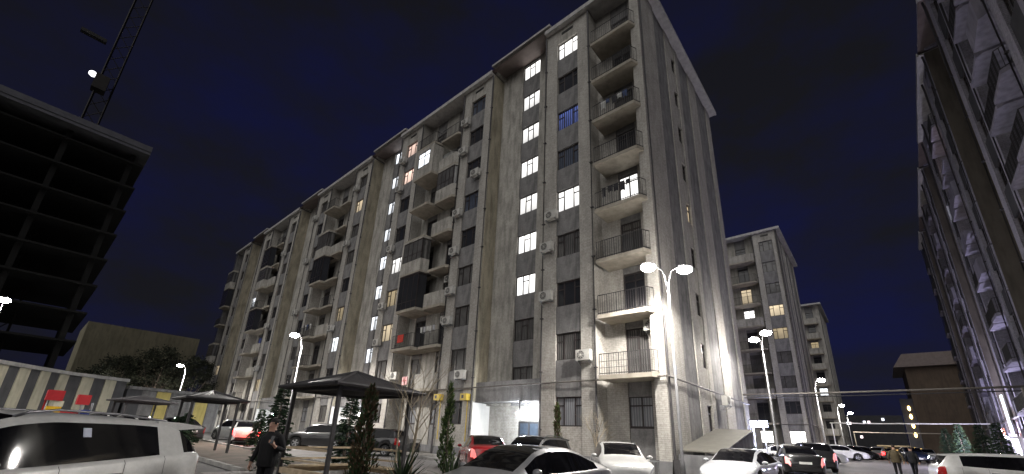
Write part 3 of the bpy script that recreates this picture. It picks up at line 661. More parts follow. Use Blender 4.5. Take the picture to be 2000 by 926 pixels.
# ------------------------------------------------------------------ street lamps
def lamp_post(label, loc, h, heads, power, col=(1, .95, .89), glass=90, group='street lamps'):
    """heads: list of (dx, dy) arm ends; the arms curve up from the pole and out"""
    loc = onground(loc); h -= loc[2]; t = thing('street_lamp', label, 'street lamp', loc, 0, group)
    m = MB(); m.tube([(0, 0, 0), (0, 0, .9), (0, 0, .95), (0, 0, h-.7)], [.085, .085, .06, .045], 10); m.build('pole', LAMP_P, t, smooth=True)
    m = MB(); m.box(-.16, .16, -.16, .16, 0, .03); m.build('base_plate', STEEL, t)
    for dx, dy in heads:
        d = Vector((dx, dy, 0)); L_ = d.length; d.normalize()
        pts = [Vector((0, 0, h-1.0))+d*.05+Vector((0, 0, .0)), Vector((0, 0, h-.55))+d*.07, Vector((0, 0, h-.2))+d*L_*.3, Vector((0, 0, h-.05))+d*L_*.65, Vector((0, 0, h))+d*L_]
        m = MB(); m.tube(pts, .028, 8); a = m.build('arm', LAMP_P, t, smooth=True)
        c = Vector((0, 0, h))+d*L_; n = Vector((-d.y, d.x, 0))
        m = MB(); q = [c-d*.1-n*.12, c+d*.5-n*.1, c+d*.5+n*.1, c-d*.1+n*.12]
        m.add([p+Vector((0, 0, -.02)) for p in q]+[p+Vector((0, 0, .07)) for p in q], [(0, 1, 2, 3), (4, 5, 6, 7), (0, 1, 5, 4), (1, 2, 6, 5), (2, 3, 7, 6), (3, 0, 4, 7)]); hd = m.build('lamp_head', LAMP_P, a)
        g = c+d*.2+Vector((0, 0, -.09)); m = MB(); m.ball(g, .30, .30, .15, 14, 8); m.build('lamp_glass', E('street_lamp_glass_%s' % ('w' if col[2] < .9 else 'c'), col, glass), hd, smooth=True)
        ld = bpy.data.lights.new('street_light', 'SPOT'); ld.spot_size = R(178); ld.spot_blend = .35; ld.energy = power; ld.color = col; ld.shadow_soft_size = .2
        lo = bpy.data.objects.new('street_light', ld); COL.objects.link(lo); lo.parent = t; lo.location = g+Vector((0, 0, -.16))
    return t
lamp_post('tall double-armed street lamp at the corner of the long block', (1.08, -1.93, 0), 8.65, [(-.42, -.40), (.42, .40)], 1700)
lamp_post('double-armed street lamp by the rear corner of the long block', (2.2, 9.9, 0), 8.05, [(.32, -.62), (-.38, .55)], 520)
lamp_post('street lamp in front of the second block end wall', (2.6, 30.6, 0), 8.0, [(.4, 0)], 1400)
lamp_post('small distant street lamp along the road past the second block', (2.3, 59, 0), 8.0, [(.4, 0)], 1400)
lamp_post('farthest street lamp on the left side of the road', (2.5, 74.5, 0), 8.0, [(.4, 0)], 400)
lamp_post('bright single street lamp above the large gazebo', (-24.1, -5.75, 0), 8.0, [(.0, -.45)], 3600)
lamp_post('distant street lamp over the smaller gazebo at the far left end', (-53.4, -6.2, 0), 8.0, [(.0, -.45)], 3000, (1, .95, .88))
lamp_post('street lamp at the left edge in front of the unfinished building', (-31.3, -20.15, 0), 8.05, [(.45, 0)], 1500)

# ------------------------------------------------------------------ overhead gas pipes across the road
def crossing(label, y, x0, x1, z, r, mt, posts):
    t = thing('overhead_pipe', label, 'pipe', (x0, y, 0))
    m = MB(); m.tube([(0, 0, z-.02), ((x1-x0)*.35, .02, z-.05), ((x1-x0)*.7, 0, z-.03), (x1-x0, 0, z)], r, 8); m.build('pipe', mt, t, smooth=True)
    for px in posts: m = MB(); m.bar((px, .0, 0), (px, 0, z-r), .05, 8); m.build('support_post', mt, t)
    return t
crossing('dark overhead gas pipe crossing the road high up', 13.3, .1, 14.2, 4.95, .055, GASP, [12.2])
crossing('thin dark cable pipe just below the dark overhead gas pipe', 13.55, .1, 14.2, 4.78, .03, PIPE, [])
crossing('white overhead pipe on a post crossing the road by the second block', 39.0, 2.6, 14.2, 4.5, .06, P('white_pipe_paint', (.6, .59, .56), .6), [.15])
crossing('short pale pipe crossing the road farthest away', 60.0, 3.5, 13.0, 4.35, .06, P('cream_pipe_paint', (.5, .45, .36), .6), [.1, 9.3])

# ------------------------------------------------------------------ basement canopies at the end walls
def canopy(label, loc, L_=6.0, w=1.7):
    t = thing('basement_canopy', label, 'canopy', loc)
    CAN = P('canopy_sheet', (.10, .095, .08), .6, .15, 2, metal=.2, streak=.2)
    n = 12
    for i in range(n):
        y0 = L_*i/n; y1 = L_*(i+1)/n-.02; z0 = 1.33+1.1*i/n; z1 = 1.33+1.1*(i+1)/n
        m = MB(); m.add([(.0, y0, z0), (w, y0, z0-.04), (w, y1, z1-.04), (0, y1, z1), (.0, y0, z0+.045), (w, y0, z0+.005), (w, y1, z1+.005), (0, y1, z1+.045)], [(0, 3, 2, 1), (4, 5, 6, 7), (0, 1, 5, 4), (1, 2, 6, 5), (2, 3, 7, 6), (3, 0, 4, 7)])
        m.build('roof_sheet', CAN, t)
    m = MB(); m.prism([(.02, 0), (L_, 0), (L_, 2.3), (.02, 1.26)], w-.16, w-.06, axis='x'); m.box(.0, w-.17, .02, .1, 0, 1.2); m.build('side_wall', PLINTH, t)
    m = MB(); m.prism([(L_+.02, 0), (L_+.6, 0), (L_+.6, 1.5), (L_+.02, 2.2)], w-.13, w-.09, axis='x'); m.build('railing_panel', STEEL, t)
    return t
canopy('sloping pale metal canopy over the basement stair at the end wall', (.06, .5, 0), 5.9, 1.75)
canopy('far pale basement canopy at the second block end wall', (.58, 42.6, 0), 5.0, 1.8)

# ------------------------------------------------------------------ things on and beside the facade
def ac_mesh():
    b = MB(); b.box(-.40, .40, -.16, .14, -.27, .27); body = b.mesh('housing', WHITE_P)
    g = MB(); n = 20
    g.bar((-.1, -.165, 0), (-.1, -.172, 0), .215, n)
    g = g.mesh('fan_opening', GRILL_K)
    r_ = MB()
    for k in range(1, 4):
        rr = .065*k
        pts = [(-.1+math.cos(a*math.pi/8)*rr, -.182, math.sin(a*math.pi/8)*rr) for a in range(17)]
        r_.tube(pts, .008, 4)
    for a in range(4): r_.bar((-.1-math.cos(a*math.pi/4)*.2, -.18, -math.sin(a*math.pi/4)*.2), (-.1+math.cos(a*math.pi/4)*.2, -.18, math.sin(a*math.pi/4)*.2), .008, 4)
    r_ = r_.mesh('fan_guard', WHITE_P)
    k = MB(); k.box(-.33, -.29, -.18, .26, -.32, -.275); k.box(.29, .33, -.18, .26, -.32, -.275); k.bar((-.31, -.15, -.3), (-.31, .25, -.58), .014, 5); k.bar((.31, -.15, -.3), (.31, .25, -.58), .014, 5); k.box(-.33, .33, .22, .255, -.312, -.28)
    return body, g, r_, k.mesh('bracket', STEEL)
ACM = ac_mesh()
def ac(label, x, y, z, rotz=0):
    t = thing('air_conditioner', label, 'air conditioner', (x, y, z), rotz, 'air conditioner units hung on the walls')
    for nm, me in zip(('housing', 'fan_opening', 'fan_guard', 'bracket'), ACM): link(nm, me, t)
    return t
acs = [('right of the stair windows, level with the fifth-floor window', -6.05, 14.3), ('right of the stair windows, on the fourth floor', -6.36, 12.3), ('right of the stair windows, on the third floor', -6.36, 9.25),
       ('under the second-floor window beside the corner balconies', -3.95, 5.65)]
for l, x, z in acs: ac('air conditioner '+l, x, -.28, z)
cols = {'left of the entrance stairs': (-14.75, [(9, 25.9), (8, 23.1), (6, 17.5), (5, 14.35), (4, 11.25), (3, 9.05)]),
        'beside the second lit stairwell': (-23.35, [(9, 26.1), (8, 23.0), (6, 16.9), (4, 11.6), (3, 8.5)]),
        'just past the second lit stairwell': (-31.9, [(9, 26.5), (7, 19.9), (4, 10.9), (2, 5.5)]),
        'beside the third stairwell': (-41.4, [(9, 26.0), (7, 20.3), (5, 14.0)]), 'just past the third stairwell': (-49.3, [(8, 23.4), (5, 13.6), (3, 8.3)])}
for l, (x, ks) in cols.items():
    for k, z in ks: ac('%s-floor air conditioner on the pilaster %s' % (ORD[k], l), x, -.28, z)
ac('air conditioner in the seventh-floor window left of the entrance stairs', -13.1, -.28, 20.35)
ac('air conditioner under the second-floor window left of the entrance stairs', -13.0, -.28, 5.25)
ac('air conditioner beside the second-floor window right of the large gazebo roof', -20.2, -.28, 5.6)
ac('air conditioner in the second-floor corner balcony beside the door', -.72, .72, 7.0)
ac('air conditioner on the grey band of the end wall over the basement canopy', .36, 7.9, 4.05, R(90))
for k, z in ((3, 9.6), (4, 12.8)): ac('%s-floor air conditioner inside the recessed balconies near the red cloth' % ORD[k], -16.2, .72, z)
def gasbox(label, x, z):
    t = thing('gas_meter_box', label, 'gas box', (x, -.2, z), 0, 'yellow gas boxes')
    YB = P('yellow_box_paint', (.50, .36, .05), .6, .15, 4)
    m = MB(); m.box(-.28, .28, -.2, .16, -.2, .2); m.build('box', YB, t)
    m = MB(); m.box(-.16, .04, -.206, -.201, -.09, .11); m.build('vent_opening', GRILL_K, t)
    m = MB(); m.bar((.1, .1, -.2), (.1, .1, -2.6), .03, 6); m.build('riser_pipe', P('yellow_box_paint', (.5, .36, .05)), t)
gasbox('yellow gas box left of the entrance lintel', -12.45, 3.85); gasbox('yellow gas box above the green columnar shrub', -15.0, 3.9)
m = MB(); m.box(0, .03, -.17, .17, -.2, .2); o = m.build('address_plate', P('blue_plate', (.10, .14, .34), .4), None, (.012, 1.09, 4.85)); tag(o, 'small blue address plate on the end wall by the corner', 'sign')
m = MB(); m.box(.03, .034, -.12, .12, -.02, .14); m.box(.03, .034, -.12, .12, -.15, -.06); m.build('plate_lettering', WHITE_P, o)
m = MB(); m.box(-.32, .32, -.02, .02, -.3, .3); o = m.build('notice_board', P('pink_board', (.55, .30, .30), .6), None, (-19.1, -.12, 5.2)); tag(o, 'pink square notice on the wall behind the bare tree', 'sign')
m = MB(); m.box(-.25, .25, -.024, -.021, -.03, .03); m.box(-.03, .03, -.028, -.025, -.25, .25); m.build('notice_mark', P('red_mark', (.4, .05, .06), .6), o)
m = MB(); m.add([(-.35, 0, -.3), (.35, 0, -.28), (.33, .03, .3), (-.33, -.02, .28), (-.35, .04, -.3), (.35, .04, -.28), (.33, .07, .3), (-.33, .02, .28)], [(0, 1, 2, 3), (7, 6, 5, 4), (0, 4, 5, 1), (1, 5, 6, 2), (2, 6, 7, 3), (3, 7, 4, 0)])
tag(m.build('red_cloth', P('red_cloth', (.50, .05, .035), .8), None, (-19.2, -.9, 8.2)), 'red cloth hanging from a third-floor balcony', 'cloth')
# laundry on the lit fifth-floor corner balcony
def laundry(label, x, y, z, cols, seed):
    rng = random.Random(seed); t = thing('clothes_line', label, 'laundry', (x, y, z), 0, 'laundry on the balconies')
    m = MB(); m.bar((-1.1, 0, 0), (.9, 0, 0), .008, 5); m.build('line', IRON, t)
    for i, x in enumerate((-.95, -.6, -.25, .1, .45)):
        w_ = rng.uniform(.2, .32); h_ = rng.uniform(.3, .65)
        m = MB(); m.add([(x, -.01, 0), (x+w_, .0, 0), (x+w_*.92, .03, -h_), (x+w_*.55, -.03, -h_*.9), (x+w_*.1, .02, -h_), (x, .02, 0), (x+w_, .03, 0), (x+w_*.92, .06, -h_), (x+w_*.55, 0, -h_*.9), (x+w_*.1, .05, -h_)],
            [(0, 1, 2, 3, 4), (9, 8, 7, 6, 5), (0, 5, 6, 1), (1, 6, 7, 2), (2, 7, 8, 3), (3, 8, 9, 4), (4, 9, 5, 0)]); k = cols[i % len(cols)]; m.build('garment', P('cloth_%d' % int(k[0]*997+k[2]*31), k, .9), t)
DK = (.03, .03, .035); WH = (.55, .55, .53); RD = (.3, .05, .05); BL = (.06, .09, .2)
laundry('dark laundry on the lit fifth-floor corner balcony', -1.7, -.3, FL(5)+1.25, [DK], 1)
laundry('white and blue laundry on the seventh-floor corner balcony', -1.6, -.3, FL(7)+1.2, [WH, BL, DK], 2)
laundry('pale laundry beside the red cloth on the third floor', -17.0, -.1, FL(3)+1.5, [WH, (.4, .4, .42), WH], 3)
laundry('mixed laundry on a sixth-floor balcony past the second stairwell', -36.6, -.55, FL(6)+1.3, [WH, RD, DK], 4)
laundry('dark and white laundry on a fourth-floor balcony past the second stairwell', -36.6, -.55, FL(4)+1.3, [DK, WH, BL], 5)
# folding chairs and a tray-topped stand by the corner
t = thing('metal_table', 'small metal table with a pale tray at the foot of the corner', 'table', (-.9, -.75, .25))
m = MB(); m.box(-.55, .55, -.25, .25, .62, .66); m.build('table_top', STEEL, t)
for x in (-.5, .5):
    for y in (-.2, .2): m = MB(); m.bar((x, y, 0), (x, y, .62), .018, 6); m.build('leg', STEEL, t)
m = MB(); m.box(-.25, .2, -.15, .15, .665, .74); tag(m.build('tray', WHITE_P, None, (-.9, -.75, .25)), 'pale tray lying on the metal table by the corner', 'tray')
t = thing('sandwich_board', 'small folding board standing beside the corner drainpipe', 'board', (.55, -.9, .25), R(40))
for s in (-1, 1):
    m = MB(); m.add([(-.2, s*.18, 0), (.2, s*.18, 0), (.2, s*.03, .75), (-.2, s*.03, .75), (-.2, s*.18-.02*s, 0), (.2, s*.18-.02*s, 0), (.2, s*.01, .75), (-.2, s*.01, .75)], [(0, 1, 2, 3), (7, 6, 5, 4), (0, 4, 5, 1), (1, 5, 6, 2), (2, 6, 7, 3), (3, 7, 4, 0)]); m.build('board_leaf', IRON, t)
# white boundary stones along the bed
STN = ((-2.5, -8.3, .34), (-1.9, -8.45, .28), (-3.1, -8.2, .30), (-1.3, -8.4, .25), (-.85, -8.7, .3), (-.6, -9.5, .27), (-3.7, -8.3, .24))
rank = [sorted(range(7), key=lambda j: (Vector(STN[j][:2]+(0,))-CAM).dot(rt)/(Vector(STN[j][:2]+(0,))-CAM).dot(fw)).index(i) for i in range(7)]
for i, (x, y, s) in enumerate(STN):
    b = MB(); b.ball((0, 0, 0), s, s*.8, s*.62, 9, 6); rr = random.Random(i)
    b.v = [(x_*(1+rr.uniform(-.15, .15)), y_*(1+rr.uniform(-.15, .15)), z_*(1+rr.uniform(-.2, .2))) for x_, y_, z_ in b.v]
    o = b.build('edging_stone', P('whitewashed_stone', (.62, .60, .55), .9, .15, 3, .5), None, onground((x, y, .05+s*.45))); tag(o, 'whitewashed edging stone, %s from the left in the row beside the spiky plants' % ORD[1+rank[i]], 'stone', 'whitewashed edging stones')
# dark bin enclosure below the recessed balconies
t = thing('wire_bin', 'dark wire bin standing against the wall left of the green columnar shrub', 'bin', (-17.0, -.5, .4))
m = MB()
for i in range(13):
    x = -.6+.1*i; m.bar((x, -.35, 0), (x, -.35, .8), .012, 4); m.bar((x, .35, 0), (x, .35, .8), .012, 4)
for z in (0.02, .4, .8): m.bar((-.6, -.35, z), (.6, -.35, z), .02, 5); m.bar((-.6, .35, z), (.6, .35, z), .02, 5); m.bar((-.6, -.35, z), (-.6, .35, z), .02, 5); m.bar((.6, -.35, z), (.6, .35, z), .02, 5)
m.build('cage', IRON, t); m = MB(); m.box(-.55, .55, -.3, .3, .02, .6); m.build('bag', GRILL_K, t)
# twin floodlights on posts behind the long block
t = thing('floodlight_stand', 'pair of glaring bluish floodlights on white posts behind the long block', 'floodlight', (.1, 16.6, 0))
for x in (-.33, .33):
    m = MB(); m.bar((x, 0, 0), (x, 0, 3.0), .05, 8); m.build('post', WHITE_P, t)
    m = MB(); m.box(x-.3, x+.3, -.08, .08, 3.0, 3.45); f_ = m.build('floodlight_housing', GRILL_K, t)
    m = MB(); m.box(x-.27, x+.27, -.10, -.082, 3.03, 3.42); m.build('floodlight_glass', E('floodlight_glass_m', (.62, .66, 1.0), 45), f_)
ld = bpy.data.lights.new('floodlight', 'POINT'); ld.energy = 380; ld.color = (.62, .68, 1.0); ld.shadow_soft_size = .25
lo = bpy.data.objects.new('floodlight', ld); COL.objects.link(lo); lo.location = (0, -.35, 3.1); lo.parent = t
# lit pale annexe door of the right block
t = thing('lit_entrance_porch', 'glowing white entrance porch with a red sign at the foot of the right block', 'entrance', (14.36, 30.3, 0))
m = MB(); m.box(-.7, -.05, -.9, .9, 3.0, 3.15); m.box(-.3, -.05, -.95, -.9, 0, 3.0); m.build('porch_frame', WHITE_W, t)
m = MB(); m.box(-.12, -.06, -.85, .85, .1, 2.95); m.build('lit_door', L_SHOP, t)
m = MB(); m.box(-.12, -.06, 1.0, 1.7, 3.0, 6.3); m.build('lit_strip_window', E('cyan_strip', (.72, .93, .88), .8), t)
m = MB(); m.box(-.8, -.71, -.35, .45, 3.2, 3.75); m.build('red_sign', E('red_sign_glow', (1.0, .25, .16), 2.5), t)
ld = bpy.data.lights.new('porch_light', 'POINT'); ld.energy = 1800; ld.color = (.74, .70, 1.0); ld.shadow_soft_size = .2
lo = bpy.data.objects.new('porch_light', ld); COL.objects.link(lo); lo.location = (-1.2, 0, 2.8); lo.parent = t
# distant brown house with a dark roof, and the dark tower with a column of yellow lamps
t = thing('brown_gable_house', 'distant brown blank-walled building with a dark overhanging roof at the end of the right block', 'building', (12, 91.5, 0))
m = MB(); m.box(0, 12, 0, 14, 0, 17.5); m.build('wall', P('brown_wall', (.085, .062, .045), .9, .2, .4, streak=.2), t)
m = MB(); m.prism([(-1.6, 17.55), (13, 17.55), (11, 20), (0, 20)], -1, 15); m.build('roof', ROOFM, t)
t = thing('stair_tower', 'dark slim tower with a column of yellow lit openings far down the road', 'tower', (9.6, 62.5, 0))
m = MB(); m.box(-.3, 1.0, 0, 1.2, 0, 9); m.build('shaft', PLA_B, t)
for z in (7.7, 6.6, 5.4, 4.2): m = MB(); m.ball((.45, -.05, z), .15, .1, .34); m.build('lit_opening', E('amber_glow', (1, .62, .18), 5), t)
t = thing('kiosk', 'small far kiosk with an orange glowing front on the road', 'kiosk', (7.6, 66, 0))
m = MB(); m.box(-1.6, 1.6, 0, 2, 0, 2.6); m.build('cabin', GREYP, t); m = MB(); m.box(-1.4, 1.4, -.06, -.005, 1.3, 2.2); m.build('lit_front', E('orange_front', (1, .55, .1), 1.6), t); m = MB(); m.box(-1.9, 1.9, -.6, 2.1, 2.62, 2.8); m.build('kiosk_roof', P('pale_roof', (.5, .4, .25), .7), t)
for i, (x, y, z) in enumerate(((2.5, 96, 12), (5.2, 120, 13.2), (3.4, 110, 9.4), (6.5, 130, 9.8), (7.6, 128, 10), (8.0, 150, 22), (10.5, 152, 22))):
    pass
m = MB(); m.box(-8, 9, 0, 10, 0, 11); o = m.build('distant_house', PLA_B, None, (2, 128, 0)); tag(o, 'unlit distant house closing the far end of the road', 'house')
for i, (x, z) in enumerate(((-2.3, 9.0), (-1.6, 9.0), (1.4, 9.3), (2.3, 9.3), (5.2, 10.0), (.2, 5.6))):
    m = MB(); m.box(x-.25, x+.25, -.08, -.01, z-.3, z+.3); m.build('window', E('far_window_%d' % (i % 2), [(.8, .85, 1), (1, .8, .85)][i % 2], 1.4), o)
# ------------------------------------------------------------------ cars
def lerp(a, b, t): return a+(b-a)*t
def curve(pts, x):
    """monotone smooth interpolation through (x, v) points"""
    if x <= pts[0][0]: return pts[0][1]
    if x >= pts[-1][0]: return pts[-1][1]
    for i in range(len(pts)-1):
        x0, v0 = pts[i]; x1, v1 = pts[i+1]
        if x <= x1:
            def sl(j):
                if j == 0 or j == len(pts)-1: return (pts[min(j+1, len(pts)-1)][1]-pts[max(j-1, 0)][1])/(pts[min(j+1, len(pts)-1)][0]-pts[max(j-1, 0)][0])
                a = (pts[j][1]-pts[j-1][1])/(pts[j][0]-pts[j-1][0]); b = (pts[j+1][1]-pts[j][1])/(pts[j+1][0]-pts[j][0])
                return 0 if a*b <= 0 else 2*a*b/(a+b)
            h = x1-x0; t = (x-x0)/h; m0, m1 = sl(i)*h, sl(i+1)*h
            return (2*t**3-3*t**2+1)*v0+(t**3-2*t**2+t)*m0+(-2*t**3+3*t**2)*v1+(t**3-t**2)*m1
KINDS = dict(
 sedan=dict(L=4.62, W=1.80, H=1.46, top=[(-2.31, .72), (-2.24, .95), (-2.05, 1.04), (-1.65, 1.09), (-1.15, 1.33), (-.65, 1.45), (-.1, 1.47), (.35, 1.42), (.75, 1.24), (1.12, 1.02), (1.5, .93), (1.95, .84), (2.22, .72), (2.31, .58)],
   belt=[(-2.31, .62), (-2.2, .90), (-1.9, .96), (-1.2, .96), (0, .92), (1.1, .88), (1.7, .80), (2.15, .66), (2.31, .50)], ws=(.34, 1.12), rw=(-1.66, -.62), sw=[(-1.28, -.55), (-.49, .30), (.36, .86)], wh=1.33, wr=.315),
 fast=dict(L=4.85, W=1.92, H=1.46, top=[(-2.42, .80), (-2.36, 1.0), (-2.1, 1.07), (-1.6, 1.19), (-1.0, 1.36), (-.4, 1.46), (.1, 1.46), (.55, 1.36), (1.0, 1.15), (1.35, .98), (1.8, .86), (2.2, .72), (2.42, .55)],
   belt=[(-2.42, .70), (-2.3, .95), (-1.8, 1.0), (-1.0, .96), (0, .93), (1.2, .90), (1.8, .78), (2.25, .60), (2.42, .46)], ws=(.25, 1.32), rw=(-2.05, -.75), sw=[(-1.5, -.6), (-.54, .35), (.40, 1.02)], wh=1.45, wr=.35),
 suv=dict(L=4.72, W=1.86, H=1.68, top=[(-2.36, .85), (-2.32, 1.08), (-2.2, 1.2), (-2.05, 1.42), (-1.92, 1.58), (-1.6, 1.63), (-.8, 1.67), (0, 1.68), (.4, 1.63), (.85, 1.42), (1.2, 1.16), (1.6, 1.06), (2.05, .97), (2.28, .82), (2.36, .62)],
   belt=[(-2.36, .75), (-2.3, 1.05), (-1.9, 1.12), (-1.0, 1.08), (0, 1.04), (1.2, 1.0), (1.8, .92), (2.2, .76), (2.36, .54)], ws=(.36, 1.18), rw=(-2.24, -1.95), sw=[(-1.62, -.95), (-.93, .02), (.05, .86)], wh=1.36, wr=.36),
 hatch=dict(L=3.95, W=1.70, H=1.50, top=[(-1.97, .80), (-1.94, 1.0), (-1.85, 1.15), (-1.7, 1.33), (-1.55, 1.42), (-1.0, 1.49), (-.2, 1.50), (.25, 1.43), (.65, 1.24), (1.0, 1.02), (1.35, .93), (1.7, .83), (1.92, .68), (1.97, .55)],
   belt=[(-1.97, .70), (-1.9, .95), (-1.5, .99), (-.6, .95), (.3, .91), (1.0, .88), (1.5, .79), (1.85, .62), (1.97, .50)], ws=(.22, 1.0), rw=(-1.9, -1.58), sw=[(-1.4, -.75), (-.68, .12), (.18, .72)], wh=1.2, wr=.30))
KINDS['wagon'] = dict(KINDS['suv'], top=[(-2.36, .88), (-2.34, 1.02), (-2.26, 1.10), (-1.80, 1.52), (-1.62, 1.60), (-1.3, 1.64), (-.8, 1.67), (0, 1.68), (.4, 1.63), (.85, 1.42), (1.2, 1.16), (1.6, 1.06), (2.05, .97), (2.28, .82), (2.36, .62)], rw=(-2.26, -1.74), sw=[(-1.30, -.72), (-.70, .06), (.08, .86)])
GLASSC = P('car_glass', (.004, .004, .005), .05, .1, 2, spec=.22)
TYRE = P('tyre_rubber', (.018, .018, .018), .85, .2, 20)
RIM = P('alloy_rim', (.45, .45, .46), .3, .1, 6, metal=.9)
TRIM = P('black_trim', (.014, .014, .015), .4, .2, 10)
RAILM = P('roof_rail_alloy', (.14, .14, .15), .4, .1, 6, metal=.8)
CHROME = P('bright_trim', (.6, .6, .6), .18, .05, 6, metal=1)
HEADL = P('headlamp_lens', (.32, .33, .35), .08, .3, 9, spec=.8, coat=1)
TAILL = P('tail_lamp_lens', (.22, .008, .008), .12, .2, 9, coat=1)
TAILON = E('brake_lamp_on', (1.0, .006, .006), 9); TAILGL = E('tail_lamp_glow', (1.0, .05, .04), .55); HEADON = E('head_lamp_on', (.9, .95, 1.0), 14)
PLATE = P('number_plate', (.62, .62, .60), .5, .08, 20)
def paint(name, col, metal=0.): return P('paint_'+name, col, .34, .1, 1.6, metal=metal, spec=.5, coat=1, grit=.18)
_wheel = {}
def wheel_meshes(r, w=.21):
    if r in _wheel: return _wheel[r]
    b = MB(); n = 28
    prof = [(r*.62, w/2), (r*.93, w/2), (r, w/2-.035), (r, -w/2+.035), (r*.93, -w/2), (r*.62, -w/2)]
    for i in range(n):
        a0, a1 = 2*math.pi*i/n, 2*math.pi*(i+1)/n
        for (q0, y0), (q1, y1) in zip(prof[:-1], prof[1:]):
            b.add([(q0*math.cos(a0), y0, q0*math.sin(a0)), (q1*math.cos(a0), y1, q1*math.sin(a0)), (q1*math.cos(a1), y1, q1*math.sin(a1)), (q0*math.cos(a1), y0, q0*math.sin(a1))], [(0, 1, 2, 3)])
    ty = b.mesh('tyre', TYRE, True)
    c = MB(); c.bar((0, -w/2+.05, 0), (0, -w/2+.09, 0), r*.63, 24, mi=1)
    c.bar((0, -w/2+.005, 0), (0, -w/2+.05, 0), r*.16, 12)
    for k in range(5):
        a = 2*math.pi*k/5; d = Vector((math.cos(a), 0, math.sin(a))); n_ = Vector((-d.z, 0, d.x))
        q = [d*r*.1+n_*r*.09, d*r*.6+n_*r*.13, d*r*.6-n_*r*.13, d*r*.1-n_*r*.09]
        c.add([p+Vector((0, -w/2+.012, 0)) for p in q]+[p+Vector((0, -w/2+.048, 0)) for p in q], [(0, 1, 2, 3), (7, 6, 5, 4), (0, 4, 5, 1), (1, 5, 6, 2), (2, 6, 7, 3), (3, 7, 4, 0)])
    for i in range(24):
        a0, a1 = 2*math.pi*i/24, 2*math.pi*(i+1)/24
        c.add([(r*.58*math.cos(a0), -w/2+.01, r*.58*math.sin(a0)), (r*.64*math.cos(a0), -w/2+.004, r*.64*math.sin(a0)), (r*.64*math.cos(a1), -w/2+.004, r*.64*math.sin(a1)), (r*.58*math.cos(a1), -w/2+.01, r*.58*math.sin(a1))], [(0, 1, 2, 3)])
    _wheel[r] = (ty, c.mesh('rim', [RIM, TRIM])); return _wheel[r]
def car(kind, label, loc, heading, pmat, tail='off', head='off', detail=False, group=None, scale=1., cat='car', rails=False, zs=1., sx=1.):
    """heading: world angle of the nose. Lofted shell cut into body, glass and lamp parts."""
    K = KINDS[kind]; L_, W = K['L'], K['W']; hl = L_/2; GC = .19
    t = thing('parked_car', label, cat, onground((loc[0], loc[1], .03)), heading, group or 'cars parked in the yard'); t.scale = (scale*sx, scale, scale*zs)
    xs = []; n = 96
    for i in range(n+1): xs.append(-hl+L_*i/n)
    for x in (K['ws']+K['rw']+tuple(v for s in K['sw'] for v in s)): xs.append(x)
    xs = sorted(set(round(x, 4) for x in xs)); xs = [x for i, x in enumerate(xs) if i == 0 or x-xs[i-1] > .004]
    whx = (-K['wh'], K['wh']); wr_ = K['wr']; ra = wr_+.055
    rows = []
    for x in xs:
        e = abs(x)/hl
        w = W/2*(1-.30*max(0, (e-.72)/.28)**2.6)
        zt = curve(K['top'], x); zb = min(curve(K['belt'], x), zt-.02)
        bot = GC+(.10*max(0, (e-.9)/.1)); arch = bot
        for xw in whx:
            d = abs(x-xw)
            if d < ra: arch = max(arch, wr_+math.sqrt(ra*ra-d*d)*1.0)
        hc = zt-zb; f = min(1, max(0, (hc-.06)/.36)); wr = W/2*.70
        b = min(arch, zb-.14)
        mid = max(b+.05, lerp(bot, zb, .55))
        row = [(0, bot+.06), (w*.90, b), (w*.975, b+.035), (w*1.0, min(mid, zb-.07)), (w*.985, zb-.045), (w*.955, zb),
               (w*.925, zb+.012+.004*f), (lerp(w*.86, wr+.055, f), zb+hc*lerp(.45, .80, f)), (lerp(w*.74, wr-.03, f), zb+hc*lerp(.78, .945, f)), (lerp(w*.42, wr*.55, f), zb+hc*lerp(.96, .99, f)), (0, zt)]
        rows.append((x, row))
    V = []; idx = []
    for x, row in rows:
        r_ = []
        for k, (y, z) in enumerate(row): V.append((x, y, z)); r_.append(len(V)-1)
        l_ = [r_[0]]
        for k, (y, z) in enumerate(row):
            if k in (0, 10): continue
            V.append((x, -y, z)); l_.append(len(V)-1)
        l_.append(r_[10]); idx.append((r_, l_))
    G = {}
    def put(g, f): G.setdefault(g, []).append(f)
    eps = 1e-4
    for i in range(len(rows)-1):
        xa, xb = rows[i][0], rows[i+1][0]; xm = (xa+xb)/2
        for side in (0, 1):
            A, B = idx[i][side], idx[i+1][side]
            for k in range(10):
                f = (A[k], B[k], B[k+1], A[k+1]) if side == 0 else (A[k], A[k+1], B[k+1], B[k])
                g = 'body'
                wi = [j for j, (s0, s1) in enumerate(K['sw']) if s0 < xm < s1]
                if k == 6 and wi: g = 'side_window_%d_%d' % (side, wi[0])
                elif k == 6 and K['sw'][0][0] < xm < K['sw'][-1][1]: g = 'window_pillar_%d_%d' % (side, sum(xm > s1 for s0, s1 in K['sw']))
                elif k in (8, 9) and K['ws'][0] < xm < K['ws'][1]-.05: g = 'windshield'
                elif k in ((7, 8, 9) if kind == 'wagon' else (8, 9)) and K['rw'][0] < xm < K['rw'][1]: g = 'rear_window'
                elif kind == 'wagon' and k == 6 and -2.24 < xm < -1.74: g = 'quarter_glass_%d' % side
                elif k in (3, 4) and xm > hl-.34 and rows[i][1][k][1] > .5: g = 'headlight_%d' % side
                elif k in (3, 4) and xm < -hl+.26: g = 'tail_%d' % side
                elif k in (0, 1) : g = 'sill'
                put(g, f)
    # end caps
    for i, sgn in ((0, -1), (len(rows)-1, 1)):
        A, B = idx[i]
        for k in range(10):
            if k == 0: f = (A[0], A[1], B[1])
            elif k == 9: f = (A[9], A[10], B[9])
            else: f = (A[k], A[k+1], B[k+1], B[k])
            put('body' if k > 1 else 'sill', f)
